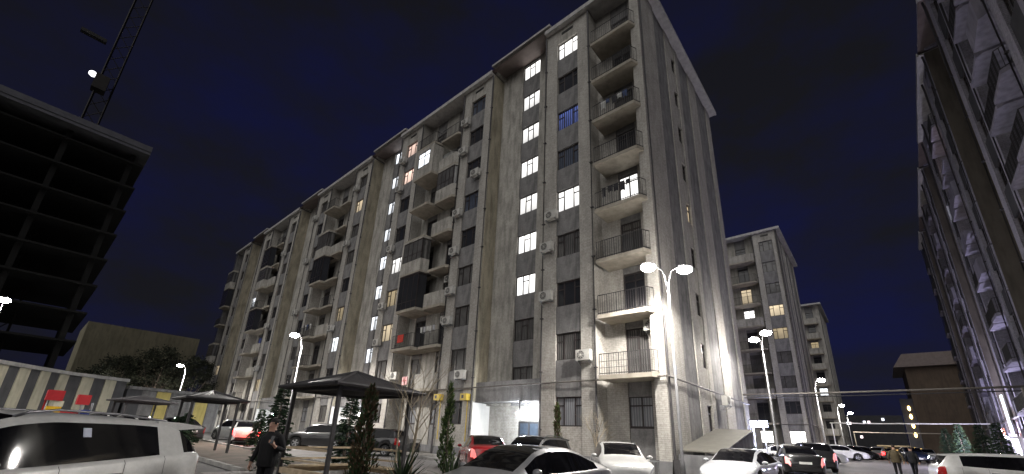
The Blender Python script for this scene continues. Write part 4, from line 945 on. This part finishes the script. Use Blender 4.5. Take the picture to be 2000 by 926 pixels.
    def sub(g, name, mat, parent=None, off=0., smooth=True):
        fs = G.get(g)
        if not fs: return None
        used = sorted({v for f in fs for v in f}); mp_ = {v: i for i, v in enumerate(used)}
        b = MB(); b.add([V[v] for v in used], [tuple(mp_[v] for v in f) for f in fs])
        return b.build(name, mat, parent or t, smooth=smooth)
    body = sub('body', 'body', pmat); sub('sill', 'sill', TRIM)
    sub('windshield', 'windshield', GLASSC); sub('rear_window', 'rear_window', GLASSC); 
    for g in sorted(G):
        if g.startswith('side_window'): sub(g, 'side_window', GLASSC)
        elif g.startswith('window_pillar'): sub(g, 'window_pillar', GLASSC)
    for s in (0, 1):
        sub('quarter_glass_%d' % s, 'quarter_glass', GLASSC)
        sub('headlight_%d' % s, 'headlight', HEADL if head == 'off' else HEADON); sub('tail_%d' % s, 'tail_light', {'off': TAILL, 'on': TAILON, 'glow': TAILGL}[tail])
    ty, rm = wheel_meshes(wr_)
    for xw in whx:
        for s in (-1, 1):
            o = link('wheel', ty, t, (xw, s*(W/2-.115), wr_)); 
            if s > 0: o.rotation_euler.z = math.pi
            link('rim', rm, o)
    # wheel housings keep the arches dark
    m = MB()
    for xw in whx: m.box(xw-ra, xw+ra, -W/2+.26, W/2-.26, GC, .75)
    m.build('underbody', TRIM, t)
    # nose and tail details
    zf = curve(K['belt'], hl); wN = W/2*.70
    m = MB(); m.box(hl-.02, hl+.012, -wN*.92, wN*.92, GC+.12, GC+.24); m.box(hl-.02, hl+.014, -wN*.62, wN*.62, zf-.12, zf-.03); m.build('grille', TRIM, t)
    m = MB(); m.box(hl+.012, hl+.022, -.26, .26, GC+.13, GC+.24); m.build('number_plate', PLATE, t)
    m = MB(); m.box(hl+.014, hl+.02, -wN*.62, wN*.62, zf-.035, zf-.025); m.ball((hl+.016, 0, zf-.075), .012, .05, .03, 8, 4); m.build('badge', CHROME, t)
    zr = GC+.42
    m = MB(); m.box(-hl-.012, -hl+.02, -.26, .26, zr, zr+.11); m.build('number_plate', PLATE, t)
    m = MB(); m.box(-hl-.014, -hl+.03, -wN*.95, wN*.95, GC+.1, GC+.26); m.build('rear_bumper_trim', TRIM, t)
    xm_ = K['sw'][-1][1]-.02; zm = curve(K['belt'], xm_)
    for s in (-1, 1):
        m = MB(); m.ball((xm_-.05, s*(W/2+.075), zm+.085), .075, .105, .068, 10, 7); mo = m.build('mirror', pmat, t, smooth=True)
        m = MB(); m.bar((xm_, s*(W/2-.06), zm+.03), (xm_-.03, s*(W/2+.04), zm+.06), .022, 6); m.build('mirror_stalk', TRIM, mo)
    for s in (-1, 1):
        for i, (s0, s1) in enumerate(K['sw'][-2:] if kind != 'hatch' else K['sw'][-2:]):
            xh = s0+.12 if i == 1 else s0+.12
            zz = lerp(GC, curve(K['belt'], xh), .80)
            m = MB(); m.box(xh-.11, xh+.11, s*(W/2-.02), s*(W/2+.022), zz-.017, zz+.017); m.build('door_handle', pmat if not detail else CHROME, t)
    if detail:
        # shut lines between the doors as thin dark recess strips
        for xd in (K['sw'][0][0]-.05, K['sw'][1][0]-.03, K['sw'][2][0]-.03, K['sw'][2][1]+.22):
            for s in (-1, 1):
                i = min(range(len(rows)), key=lambda j: abs(rows[j][0]-xd)); rw = rows[i][1]; b = MB()
                for k in (2, 3, 4):
                    (ya, za), (yb, zb) = rw[k], rw[k+1]
                    b.add([(xd-.004, s*(ya+.002), za), (xd+.004, s*(ya+.002), za), (xd+.004, s*(yb+.002), zb), (xd-.004, s*(yb+.002), zb)], [(0, 1, 2, 3)])
                b.build('shut_line', TRIM, t, fix=False)
    if rails:
        for s in (-1, 1):
            m = MB(); pts = [(x, s*W/2*.66, curve(K['top'], x)+h_) for x, h_ in ((-1.62, -.02), (-1.5, .01), (-.8, .02), (0, .02), (.3, .005), (.42, -.03))]
            m.tube(pts, .018, 6); m.build('roof_rail', RAILM, t, smooth=True)
    if kind in ('suv', 'wagon'):
        wq = W/2*.70; m = MB(); m.prism([(-1.36, 1.625), (-1.8, 1.61), (-2.25, 1.565), (-2.22, 1.525), (-1.8, 1.49), (-1.36, 1.54)], -wq, wq)
        m.build('spoiler', pmat, t)
    return t
def sticker(t):
    m = MB(); q = [(-.32, .768, 1.375), (-.22, .768, 1.375), (-.22, .735, 1.49), (-.32, .735, 1.49)]
    m.add(q+[(x, y+.004, z+.001) for x, y, z in q], [(0, 1, 2, 3), (7, 6, 5, 4), (0, 4, 5, 1), (1, 5, 6, 2), (2, 6, 7, 3), (3, 7, 4, 0)]); m.build('window_sticker', P('sticker_paper', (.42, .45, .55), .7), t)
WHITE = paint('white', (.52, .52, .51)); PEARL = paint('pearl', (.40, .41, .43)); GREYC = paint('grey', (.24, .24, .25), .15); BLACKC = paint('black', (.008, .008, .009)); DKGREY = paint('dark_grey', (.03, .031, .034), .3)
REDC = paint('red', (.30, .008, .012)); DKBLUE = paint('dark_blue', (.012, .02, .05), .2); SILVER = paint('silver', (.42, .43, .44), .6); BEIGE = paint('beige', (.45, .42, .34))
FWD = math.atan2(math.cos(yaw), -math.sin(yaw))    # heading that looks away from the camera
def hd(deg): return FWD+R(deg)                      # 0 = away, 90 = pointing left in the picture, 180 = towards the camera
# nearest cars
sticker(car('wagon', 'big white crossover cut off at the lower left, black windows and roof rail', (-1.28, -18.25, 0), hd(181), WHITE, detail=True, rails=True, zs=.955, sx=1.14))
car('fast', 'grey fastback sedan in the centre foreground pointing left', (1.0, -10.9, 0), hd(138), GREYC, detail=True, scale=.96)
car('sedan', 'white sedan facing the camera below the corner balconies', (-.95, -2.9, 0), hd(174), WHITE, detail=True)
car('fast', 'pearl white sedan with slim headlights parked by the end wall, bluish flank', (2.6, .0, 0), hd(136), PEARL, detail=True, scale=.95)
car('sedan', 'red sedan seen from behind left of the grey fastback', (-7.0, -4.0, 0), hd(12), REDC, tail='glow')
car('suv', 'dark crossover half hidden behind the grey fastback', (-3.6, -4.6, 0), hd(150), DKGREY, rails=True, scale=.93)
# right-hand row
car('sedan', 'black sedan seen from behind next to the pearl white sedan', (3.0, 9.6, 0), hd(-24), BLACKC, tail='glow', detail=True)
car('hatch', 'black hatchback with red tail lamp behind the black sedan', (3.1, 14.9, 0), hd(-24), BLACKC, tail='glow', scale=1.1)
car('sedan', 'cream sedan parked behind the pearl white sedan', (1.4, 18.6, 0), hd(-110), BEIGE)
car('sedan', 'white sedan under the bluish floodlights', (2.0, 24.4, 0), hd(-110), WHITE)
car('sedan', 'white sedan parked nose-out past the black hatchback', (3.0, 37.5, 0), hd(-120), WHITE)
car('sedan', 'black sedan with bright wheels parked farther along the road', (3.6, 45.2, 0), hd(-105), BLACKC)
car('hatch', 'white hatchback next to the black sedan with bright wheels', (4.3, 49.5, 0), hd(-80), WHITE)
car('sedan', 'dark blue sedan past the white hatchback', (4.5, 55.5, 0), hd(-80), DKBLUE)
car('sedan', 'dark red sedan with glowing tail lamps far down the road', (5.2, 60.0, 0), hd(-55), REDC, tail='on')
car('hatch', 'pinkish white hatchback driving away with brake lamps lit', (6.35, 53.0, 0), hd(-62), SILVER, tail='on')
car('sedan', 'dark sedan with its headlights on right of the far pedestrians', (8.6, 43.5, 0), hd(150), DKBLUE, head='on', group='cars on the road')
car('sedan', 'silver sedan parked behind the dark sedan with headlights on', (10.1, 52.0, 0), hd(140), SILVER)
car('suv', 'white crossover seen side-on at the right edge', (10.2, 6.0, 0), hd(-122), WHITE, detail=True, scale=.95, zs=.93)
car('sedan', 'dark car roof at the bottom right corner in front of the white crossover', (11.6, -.6, 0), hd(-125), DKGREY)
car('sedan', 'pale sedan behind the white crossover at the right edge', (11.9, 9.6, 0), hd(-125), SILVER)
# left-hand row
car('sedan', 'white sedan with blazing red brake lamps behind the man', (-26.8, -7.2, 0), hd(32), WHITE, tail='on')
car('suv', 'dark crossover parked behind the large gazebo', (-21.7, -4.3, 0), hd(95), BLACKC, scale=.95)
car('hatch', 'black hatchback between the gazebo and the columnar shrub', (-16.1, -3.8, 0), hd(75), BLACKC)
car('suv', 'silver car roof just left of the red brake lamps', (-31.5, -6.4, 0), hd(60), SILVER, scale=.92)
car('sedan', 'white sedan far left behind the white crossover roof', (-34.5, -17.2, 0), hd(70), WHITE)
car('sedan', 'white sedan below the dark gazebo near the playground', (-34.0, -12.4, 0), hd(80), WHITE)
car('hatch', 'white hatchback left of the playground tower', (-36.3, -13.8, 0), hd(80), WHITE)
car('sedan', 'black sedan half hidden behind the trees left of the brake lamps', (-29.5, -10.6, 0), hd(60), BLACKC)
ld = bpy.data.lights.new('brake_light', 'POINT'); ld.energy = 25; ld.color = (1, .08, .06); ld.shadow_soft_size = .2
lo = bpy.data.objects.new('brake_light', ld); COL.objects.link(lo); lo.location = (-24.3, -8.1, 1.2)
# ------------------------------------------------------------------ plants
def leafm(name, c): return P(name, c, .75, .35, 3, spec=.25)
TH_L = leafm('thuja_light', (.07, .105, .03)); TH_D = leafm('thuja_dark', (.028, .05, .018)); SP_D = leafm('spruce_dark', (.018, .034, .02)); SP_L = leafm('spruce_tip', (.035, .06, .03)); DRY = leafm('dry_thuja', (.075, .05, .028))
BARK = P('bark', (.12, .095, .075), .95, .3, 8, .6, 30); PALEBARK = P('pale_bark', (.26, .22, .16), .95, .3, 8, .5, 30)
def leaf(b, p, d, l, w_, mi, rng):
    d = d.normalized(); s = d.cross(Vector((rng.uniform(-1, 1), rng.uniform(-1, 1), rng.uniform(-.4, .4)))).normalized()*w_
    b.add([p-s*.4, p+d*l*.5-s, p+d*l, p+d*l*.5+s], [(0, 1, 2, 3)], mi)
def thuja(label, loc, h, r, n=2600, mats=(TH_L, TH_D), seed=1, group='columnar conifers', name='columnar_conifer', prof=None):
    rng = random.Random(seed); t = thing(name, label, 'conifer', onground(loc), 0, group)
    m = MB(); m.tube([(0, 0, 0), (.02, 0, h*.5), (0, 0, h*.92)], [.05+.01*h, .04, .012], 7); m.build('trunk', BARK, t)
    b = MB(); cl = [(rng.uniform(.04, .97), rng.uniform(0, 6.28), rng.uniform(.4, 1.35)) for _ in range(110)]
    for i in range(n):
        tt, a, k = cl[rng.randrange(110)]; tt = min(.995, max(.02, tt+rng.gauss(0, .03))); a += rng.gauss(0, .28)
        rr = r*(prof(tt) if prof else (min(1, tt*5+.45)*(1-tt)**.55))*k*rng.uniform(.55, 1.0)
        p = Vector((math.cos(a)*rr, math.sin(a)*rr, .12+tt*(h-.14)))
        d = Vector((math.cos(a)*.5, math.sin(a)*.5, .9))+Vector((rng.gauss(0, .3), rng.gauss(0, .3), rng.gauss(0, .2)))
        leaf(b, p, d, rng.uniform(.08, .17), rng.uniform(.012, .028), 0 if (rng.random() < .55) == (k > .85) else 1, rng)
    b.build('crown', list(mats), t, fix=False); return t
def spruce(label, loc, h, r, seed=1, mats=(SP_L, SP_D), whorls=30, dens=1.):
    rng = random.Random(seed); t = thing('spruce_tree', label, 'conifer', onground(loc), 0, 'spruces in the planting beds')
    m = MB(); m.tube([(0, 0, 0), (0, 0, h*.5), (0, 0, h*.98)], [.04+.012*h, .035, .008], 7); m.build('trunk', BARK, t)
    b = MB()
    for k in range(whorls):
        z = h*(.08+.9*k/whorls); rl = r*(1-(z/h))**.8*rng.uniform(.8, 1.15)+.06
        for j in range(9):
            a = rng.uniform(0, 6.28); d = Vector((math.cos(a), math.sin(a), rng.uniform(-.3, .2))); L_ = rl*rng.uniform(.75, 1.1)
            ns = int((5+26*L_)*dens)
            for i in range(ns):
                s = rng.uniform(.1, 1)*L_; p = Vector((0, 0, z))+d*s+Vector((0, 0, -.16*s*s/max(rl, .2)))
                sd = Vector((-d.y, d.x, 0))*rng.choice((-1, 1)); q = d*.7+sd*rng.uniform(.2, 1)+Vector((0, 0, rng.uniform(-.35, .15)))
                leaf(b, p, q, rng.uniform(.1, .24)*(1-.35*s/max(L_, .01)), rng.uniform(.014, .028), 0 if s > L_*.75 else 1, rng)
    b.build('crown', list(mats), t, fix=False); return t
def yucca(label, loc, n=70, L_=.85, seed=1):
    rng = random.Random(seed); t = thing('yucca_plant', label, 'plant', onground(loc), 0, 'spiky plants at the edge of the bed')
    m = MB(); m.tube([(0, 0, 0), (0, 0, .3), (.02, 0, .55)], [.09, .08, .06], 8); m.build('stem', BARK, t)
    b = MB()
    for i in range(n):
        a = rng.uniform(0, 6.28); el = rng.uniform(-.1, 1.35); L2 = L_*rng.uniform(.7, 1.1); w_ = rng.uniform(.016, .024); dr = rng.uniform(.1, .45)
        o = Vector((0, 0, rng.uniform(.35, .6))); d = Vector((math.cos(a)*math.cos(el), math.sin(a)*math.cos(el), math.sin(el))); s = Vector((-math.sin(a), math.cos(a), 0))
        pts = [o+d*L2*q+Vector((0, 0, -dr*q*q*L2*math.cos(el))) for q in (0, .3, .6, .85, 1)]; ws = [w_*.8, w_, w_*.9, w_*.55, .002]
        vs = [p+s*w2 for p, w2 in zip(pts, ws)]+[p-s*w2+Vector((0, 0, .004)) for p, w2 in zip(pts, ws)]
        b.add(vs, [(k, k+1, k+6, k+5) for k in range(4)], rng.random() < .4)
    b.build('leaves', [leafm('yucca_leaf', (.045, .07, .03)), leafm('yucca_leaf_dark', (.02, .032, .016))], t, fix=False)
def bare_tree(label, loc, h, seed=1, lean=(0, 0)):
    rng = random.Random(seed); t = thing('bare_tree', label, 'tree', onground(loc), 0, 'leafless young trees')
    m = MB(); tp = [Vector((lean[0]*q, lean[1]*q, h*.62*q))+Vector((rng.gauss(0, .02), rng.gauss(0, .02), 0)) for q in (0, .3, .6, 1)]; m.tube(tp, [.045, .038, .032, .024], 7); m.build('trunk', PALEBARK, t)
    b = MB()
    def br(p, d, L_, r_, lv):
        q = p+d*L_*.55+Vector((rng.gauss(0, .03), rng.gauss(0, .03), 0)); e = q+(d+Vector((0, 0, .15))).normalized()*L_*.45
        b.tube([p, q, e], [r_, r_*.75, r_*.4], 5)
        if lv:
            for _ in range(3):
                a = rng.uniform(0, 6.28); d2 = (d+Vector((math.cos(a), math.sin(a), .25))*rng.uniform(.5, .8)).normalized(); br(p.lerp(e, rng.uniform(.45, 1)), d2, L_*.6, r_*.55, lv-1)
    for i in range(7):
        a = i*2.4; s = .45+.55*i/6; p = tp[0].lerp(tp[-1], s); br(p, Vector((math.cos(a)*.7, math.sin(a)*.7, 1)).normalized(), h*.34, .016, 2)
    b.build('branches', PALEBARK, t); return t
def broadleaf(label, loc, h, r, seed, n=5200):
    rng = random.Random(seed); t = thing('broadleaf_tree', label, 'tree', loc, 0, 'dark trees below the blank yellow wall')
    m = MB(); m.tube([(0, 0, 0), (.1, .05, h*.3), (0, 0, h*.55)], [.22, .17, .1], 8)
    for i in range(6):
        a = i*1.05; m.tube([(0, 0, h*(.3+.03*i)), (math.cos(a)*r*.35, math.sin(a)*r*.35, h*.55), (math.cos(a)*r*.7, math.sin(a)*r*.7, h*.75)], [.09, .06, .02], 6)
    m.build('trunk', BARK, t)
    b = MB(); cl = []
    for _ in range(60):
        a, e = rng.uniform(0, 6.28), rng.uniform(-.5, 1.4); q = rng.uniform(.45, 1)
        cl.append((Vector((math.cos(a)*math.cos(e)*r*q, math.sin(a)*math.cos(e)*r*q, h*.66+math.sin(e)*h*.34*q)), rng.uniform(.35, .8)))
    for i in range(n):
        c, s = cl[rng.randrange(60)]; p = c+Vector((rng.gauss(0, s), rng.gauss(0, s), rng.gauss(0, s*.7)))*.6
        leaf(b, p, Vector((rng.gauss(0, 1), rng.gauss(0, 1), rng.gauss(0, .6))), rng.uniform(.14, .3), rng.uniform(.05, .1), rng.random() < .5, rng)
    b.build('crown', [leafm('dusty_leaf', (.03, .034, .02)), leafm('dusty_leaf_dark', (.014, .016, .011))], t, fix=False)
thuja('tall green columnar shrub left of the red sedan', (-5.6, -7.4, .05), 3.4, .28, 2600, seed=3)
thuja('slim green columnar shrub in front of the ground-floor window', (-3.75, -2.9, .05), 2.9, .24, 1700, (TH_L, DRY), seed=4)
thuja('brownish half-dry columnar conifer right of the gazebo post', (-2.3, -12.75, .05), 2.55, .30, 2600, (DRY, TH_D), seed=5)
spruce('dark spruce between the gazebo posts', (-9.2, -9.4, .05), 3.1, .7, 7)
spruce('dark spruce at the left side of the large gazebo', (-9.6, -11.9, .05), 2.9, .7, 8)
spruce('small spruce in front of the far bright doorway', (-23.5, -7.6, 0), 2.4, .6, 9)
spruce('bushy dark conifer left of the red brake lamps', (-17.0, -13.2, 0), 1.7, .7, 10)
spruce('dark conifer beside the smaller gazebo', (-22.0, -11.8, 0), 1.9, .8, 11)
yucca('spiky yucca in front of the bare tree', (-.55, -12.9, .05), 100, .85, 1)
yucca('spiky yucca beside the grey fastback bonnet', (.0, -12.1, .05), 90, .75, 2)
bare_tree('thin bare tree in front of the pink notice', (-3.1, -10.8, .05), 3.5, 3, (.12, 0))
bare_tree('thin bare sapling against the corner wall', (-2.9, -1.2, .12), 2.6, 5, (.08, 0))
bare_tree('bare young tree right of the gazebo roof', (-8.0, -7.9, .05), 4.2, 8, (-.15, .1))
for i, (x, y, h, r) in enumerate(((-62.7, -10.6, 9.4, 2.6), (-62.4, -7.2, 11.0, 2.9), (-61.8, -3.6, 10.3, 2.7), (-58, -13, 7.2, 2.2))):
    broadleaf(['dark leafy tree under the left end of the blank yellow wall', 'tallest dark leafy tree against the blank yellow wall', 'dark leafy tree under the right end of the blank yellow wall', 'low dark tree above the striped annexe roof'][i], (x, y, 0), h, r, 20+i)
for i, (l, x, y, h, r) in enumerate((('tall dark spruce at the right edge in front of the glowing porch', 12.0, 10.0, 3.5, .8), ('dark spruce left of the glowing porch', 11.8, 19.0, 3.2, .8), ('dark spruce farther along the right pavement', 11.7, 24.5, 3.3, .85), ('dull green conifer by the right pavement', 11.5, 33.0, 3.6, .9), ('farthest dark conifer on the right pavement', 11.2, 40.0, 3.4, .9))):
    spruce(l, (x, y, 0), h, r, 40+i, (TH_D, SP_D) if i == 3 else (SP_L, SP_D), 34, 1.0)

# ------------------------------------------------------------------ people
def person(label, loc, heading, J, cloth, top_col, leg_col, hair_col, phone=None, h=1.72, hat=False):
    """J: joint positions (metres, facing +x, left is +y). One skinned surface for the whole body; materials by nearest limb."""
    loc = onground(loc); t = thing('person', label, 'person', loc, heading)
    V = []; Ed = []; Rd = []; Tg = []
    def add(p, r_, tagn, par=None):
        V.append(p); Rd.append(r_); Tg.append(tagn)
        if par is not None: Ed.append((par, len(V)-1))
        return len(V)-1
    pel = add((0, 0, .95), (.165, .125), 'leg'); ab = add((.01, 0, 1.10), (.165, .12), 'top', pel); ch = add((.01, 0, 1.28), (.19, .135), 'top', ab); sh = add((0, 0, 1.42), (.13, .09), 'top', ch)
    nk = add((.015, 0, 1.50), (.06, .06), 'skin', sh); hn = J.get('head', (0, 0)); 
    h1 = add((.035+hn[0]*.5, hn[1]*.5, 1.575), (.07, .078), 'skin', nk); h2 = add((.03+hn[0], hn[1], 1.64), (.078, .094), 'skin', h1); h3 = add((.02+hn[0], hn[1], 1.70), (.062, .078), 'hairs', h2)
    for s, k in ((1, 'L'), (-1, 'R')):
        s1 = add((0, s*.185, 1.40), (.072, .072), 'top', sh); el = add(J['el'+k], (.055, .055), 'top', s1); wr = add(J['wr'+k], (.042, .04), 'top', el)
        w2 = add(tuple(Vector(J['wr'+k])+(Vector(J['ha'+k])-Vector(J['wr'+k]))*.25), (.026, .03), 'skin', wr)
        hc = Vector(J['ha'+k]); d = (hc-Vector(J['wr'+k])).normalized(); pn = Vector(J.get('pn'+k, (0, -s, 0))); side = d.cross(pn).normalized(); pn = side.cross(d).normalized()
        pm = add(tuple(hc), (.020, .036), 'skin', w2)
        cur = J.get('curl'+k, .5)
        for i in range(4):
            o = hc+side*(-.027+.018*i)+d*.035; L_ = (.075, .085, .08, .062)[i]
            a = add(tuple(o), (.0095, .0095), 'skin', pm)
            d1 = (d*math.cos(cur*.8)+pn*math.sin(cur*.8)).normalized(); d2 = (d*math.cos(cur*1.9)+pn*math.sin(cur*1.9)).normalized()
            b_ = add(tuple(o+d1*L_*.5), (.0085, .0085), 'skin', a); add(tuple(o+d1*L_*.5+d2*L_*.5), (.0075, .0075), 'skin', b_)
        th = add(tuple(hc-d*.015-side*.032+pn*.008), (.011, .011), 'skin', pm); th2 = add(tuple(hc+d*.012-side*.048+pn*.025), (.0095, .0095), 'skin', th); add(tuple(hc+d*.038-side*.046+pn*.042), (.0085, .0085), 'skin', th2)
        hp = add((0, s*.095, .90), (.10, .105), 'leg', pel); kn = add(J['kn'+k], (.066, .068), 'leg', hp); an = add(J['an'+k], (.05, .05), 'leg', kn)
        hl_ = add((J['an'+k][0], J['an'+k][1], .055), (.045, .045), 'shoe', an); add((J['an'+k][0]+.17, J['an'+k][1]+s*.02, .035), (.042, .03), 'shoe', hl_)
    me = bpy.data.meshes.new('skeleton'); me.from_pydata(V, Ed, []); me.update()
    o = bpy.data.objects.new('skeleton', me); COL.objects.link(o)
    md = o.modifiers.new('s', 'SKIN'); md.use_smooth_shade = True
    for i, sv in enumerate(me.skin_vertices[0].data): sv.radius = Rd[i]; sv.use_root = (i == 0)
    sb = o.modifiers.new('ss', 'SUBSURF'); sb.levels = 2; sb.render_levels = 2
    dg = bpy.context.evaluated_depsgraph_get(); bm_ = bpy.data.meshes.new_from_object(o.evaluated_get(dg)); bpy.data.objects.remove(o)
    tags = ['skin', 'top', 'leg', 'shoe', 'hairs']; mats = [P('skin_tone', (.42, .25, .18), .55, .12, 10), top_col, leg_col, P('shoe_leather', (.02, .02, .02), .5), P('hair_'+hair_col[0], hair_col[1], .8, .3, 30)]
    bm_.materials.clear()
    for m_ in mats: bm_.materials.append(m_)
    segs = [(Vector(V[a]), Vector(V[b]), Tg[b]) for a, b in Ed]
    for p in bm_.polygons:
        c = p.center; best = None
        for a, b, g in segs:
            ab_ = b-a; q = max(0, min(1, (c-a).dot(ab_)/max(ab_.length_squared, 1e-9))); dd = (c-(a+ab_*q)).length
            if best is None or dd < best[0]: best = (dd, g)
        g = best[1]
        if g == 'hairs' and c.x > .075+hn[0] and c.z < 1.72: g = 'skin'
        p.material_index = tags.index(g); p.use_smooth = True
    body = link('body', bm_, t)
    hx, hy = .03+hn[0], hn[1]
    m = MB()   # hair cap, sides and back of the head
    m.ball((hx-.028, hy, 1.695), .088, .082, .078, 14, 8); m.v = [v for v in m.v]; hair = m.build('hair', mats[4], t, smooth=True)
    m = MB(); m.add([(hx+.088, hy-.014, 1.615), (hx+.088, hy+.014, 1.615), (hx+.118, hy, 1.618), (hx+.092, hy, 1.668)], [(0, 1, 2), (0, 2, 3), (1, 3, 2)]); m.build('nose', mats[0], t)
    for s in (-1, 1):
        m = MB(); m.ball((hx, hy+s*.083, 1.64), .022, .009, .034, 8, 6); m.build('ear', mats[0], t, smooth=True)
        m = MB(); m.ball((hx+.082, hy+s*.033, 1.662), .008, .014, .007, 8, 5); m.build('eye', P('eye_dark', (.02, .015, .012), .3), t, smooth=True)
        m = MB(); m.box(hx+.078, hx+.092, hy+s*.033-.02, hy+s*.033+.02, 1.678, 1.686); m.build('eyebrow', mats[4], t)
    m = MB(); m.box(hx+.078, hx+.09, hy-.026, hy+.026, 1.588, 1.597); m.build('mouth', P('lip_tone', (.25, .10, .09), .6), t)
    # jacket with collar and hem, a shell over the torso
    m = MB(); prof = [(.83, .20, .155), (.95, .205, .165), (1.10, .205, .16), (1.26, .225, .165), (1.38, .21, .145), (1.44, .13, .11), (1.50, .09, .085), (1.525, .085, .08)]; n = 20
    for i in range(len(prof)-1):
        for k in range(n):
            q = []
            for (z, wy, wx), kk in ((prof[i], k), (prof[i], k+1), (prof[i+1], k+1), (prof[i+1], k)):
                a = 2*math.pi*kk/n; q.append((.008+wx*math.cos(a), wy*math.sin(a), z))
            m.add(q, [(0, 1, 2, 3)])
    m.build('jacket', top_col, t, smooth=True)
    if phone:
        m = MB(); m.box(-.005, .005, -.037, .037, -.075, .075); po = m.build('phone', P('phone_glass', (.015, .015, .018), .15), None)
        pv = Matrix.Rotation(heading, 4, 'Z') @ Vector(phone); po.location = Vector(loc)+pv; po.rotation_euler = (0, R(-20), heading); tag(po, 'dark phone held up in the raised hand of the man in black', 'phone')
    t.scale = (h/1.76,)*3
    return t
BLK = P('black_jacket', (.006, .006, .007), .85, .2, 6); BLK2 = P('black_trousers', (.007, .007, .009), .9, .2, 6); OLIVE = P('olive_jacket', (.07, .055, .03), .85, .2, 6)
man = dict(elL=(-.02, .30, 1.14), wrL=(.17, .24, 1.20), haL=(.25, .21, 1.27), elR=(-.04, -.30, 1.13), wrR=(.04, -.33, .90), haR=(.06, -.33, .82), pnL=(-.5, -.6, .2), curlL=.75, curlR=.7, pnR=(.1, 1, 0), knL=(.05, .10, .50), knR=(-.02, -.11, .50), anL=(.03, .11, .09), anR=(-.14, -.11, .10), head=(.01, .0))
person('man in a black jacket and trousers holding up a phone', (-2.72, -14.6, 0), hd(172), man, 'jacket', BLK, BLK2, ('dark', (.012, .01, .009)), phone=(.27, .20, 1.33), h=1.74)
walk = dict(elL=(-.05, .29, 1.14), wrL=(.05, .30, .92), haL=(.09, .30, .84), elR=(-.10, -.29, 1.15), wrR=(-.08, -.31, .91), haR=(-.07, -.31, .83), pnL=(.1, -1, 0), pnR=(.1, 1, 0), knL=(.10, .09, .50), knR=(-.03, -.09, .49), anL=(.08, .10, .09), anR=(-.24, -.10, .13))
person('pedestrian in an olive jacket on the road at the right', (7.05, 13.2, 0), hd(-40), walk, 'jacket', OLIVE, BLK2, ('brown', (.03, .02, .014)), h=1.70)
person('pedestrian in black beside the white crossover at the right', (7.75, 14.6, 0), hd(-60), walk, 'jacket', BLK, BLK2, ('dark', (.012, .01, .009)), h=1.62)
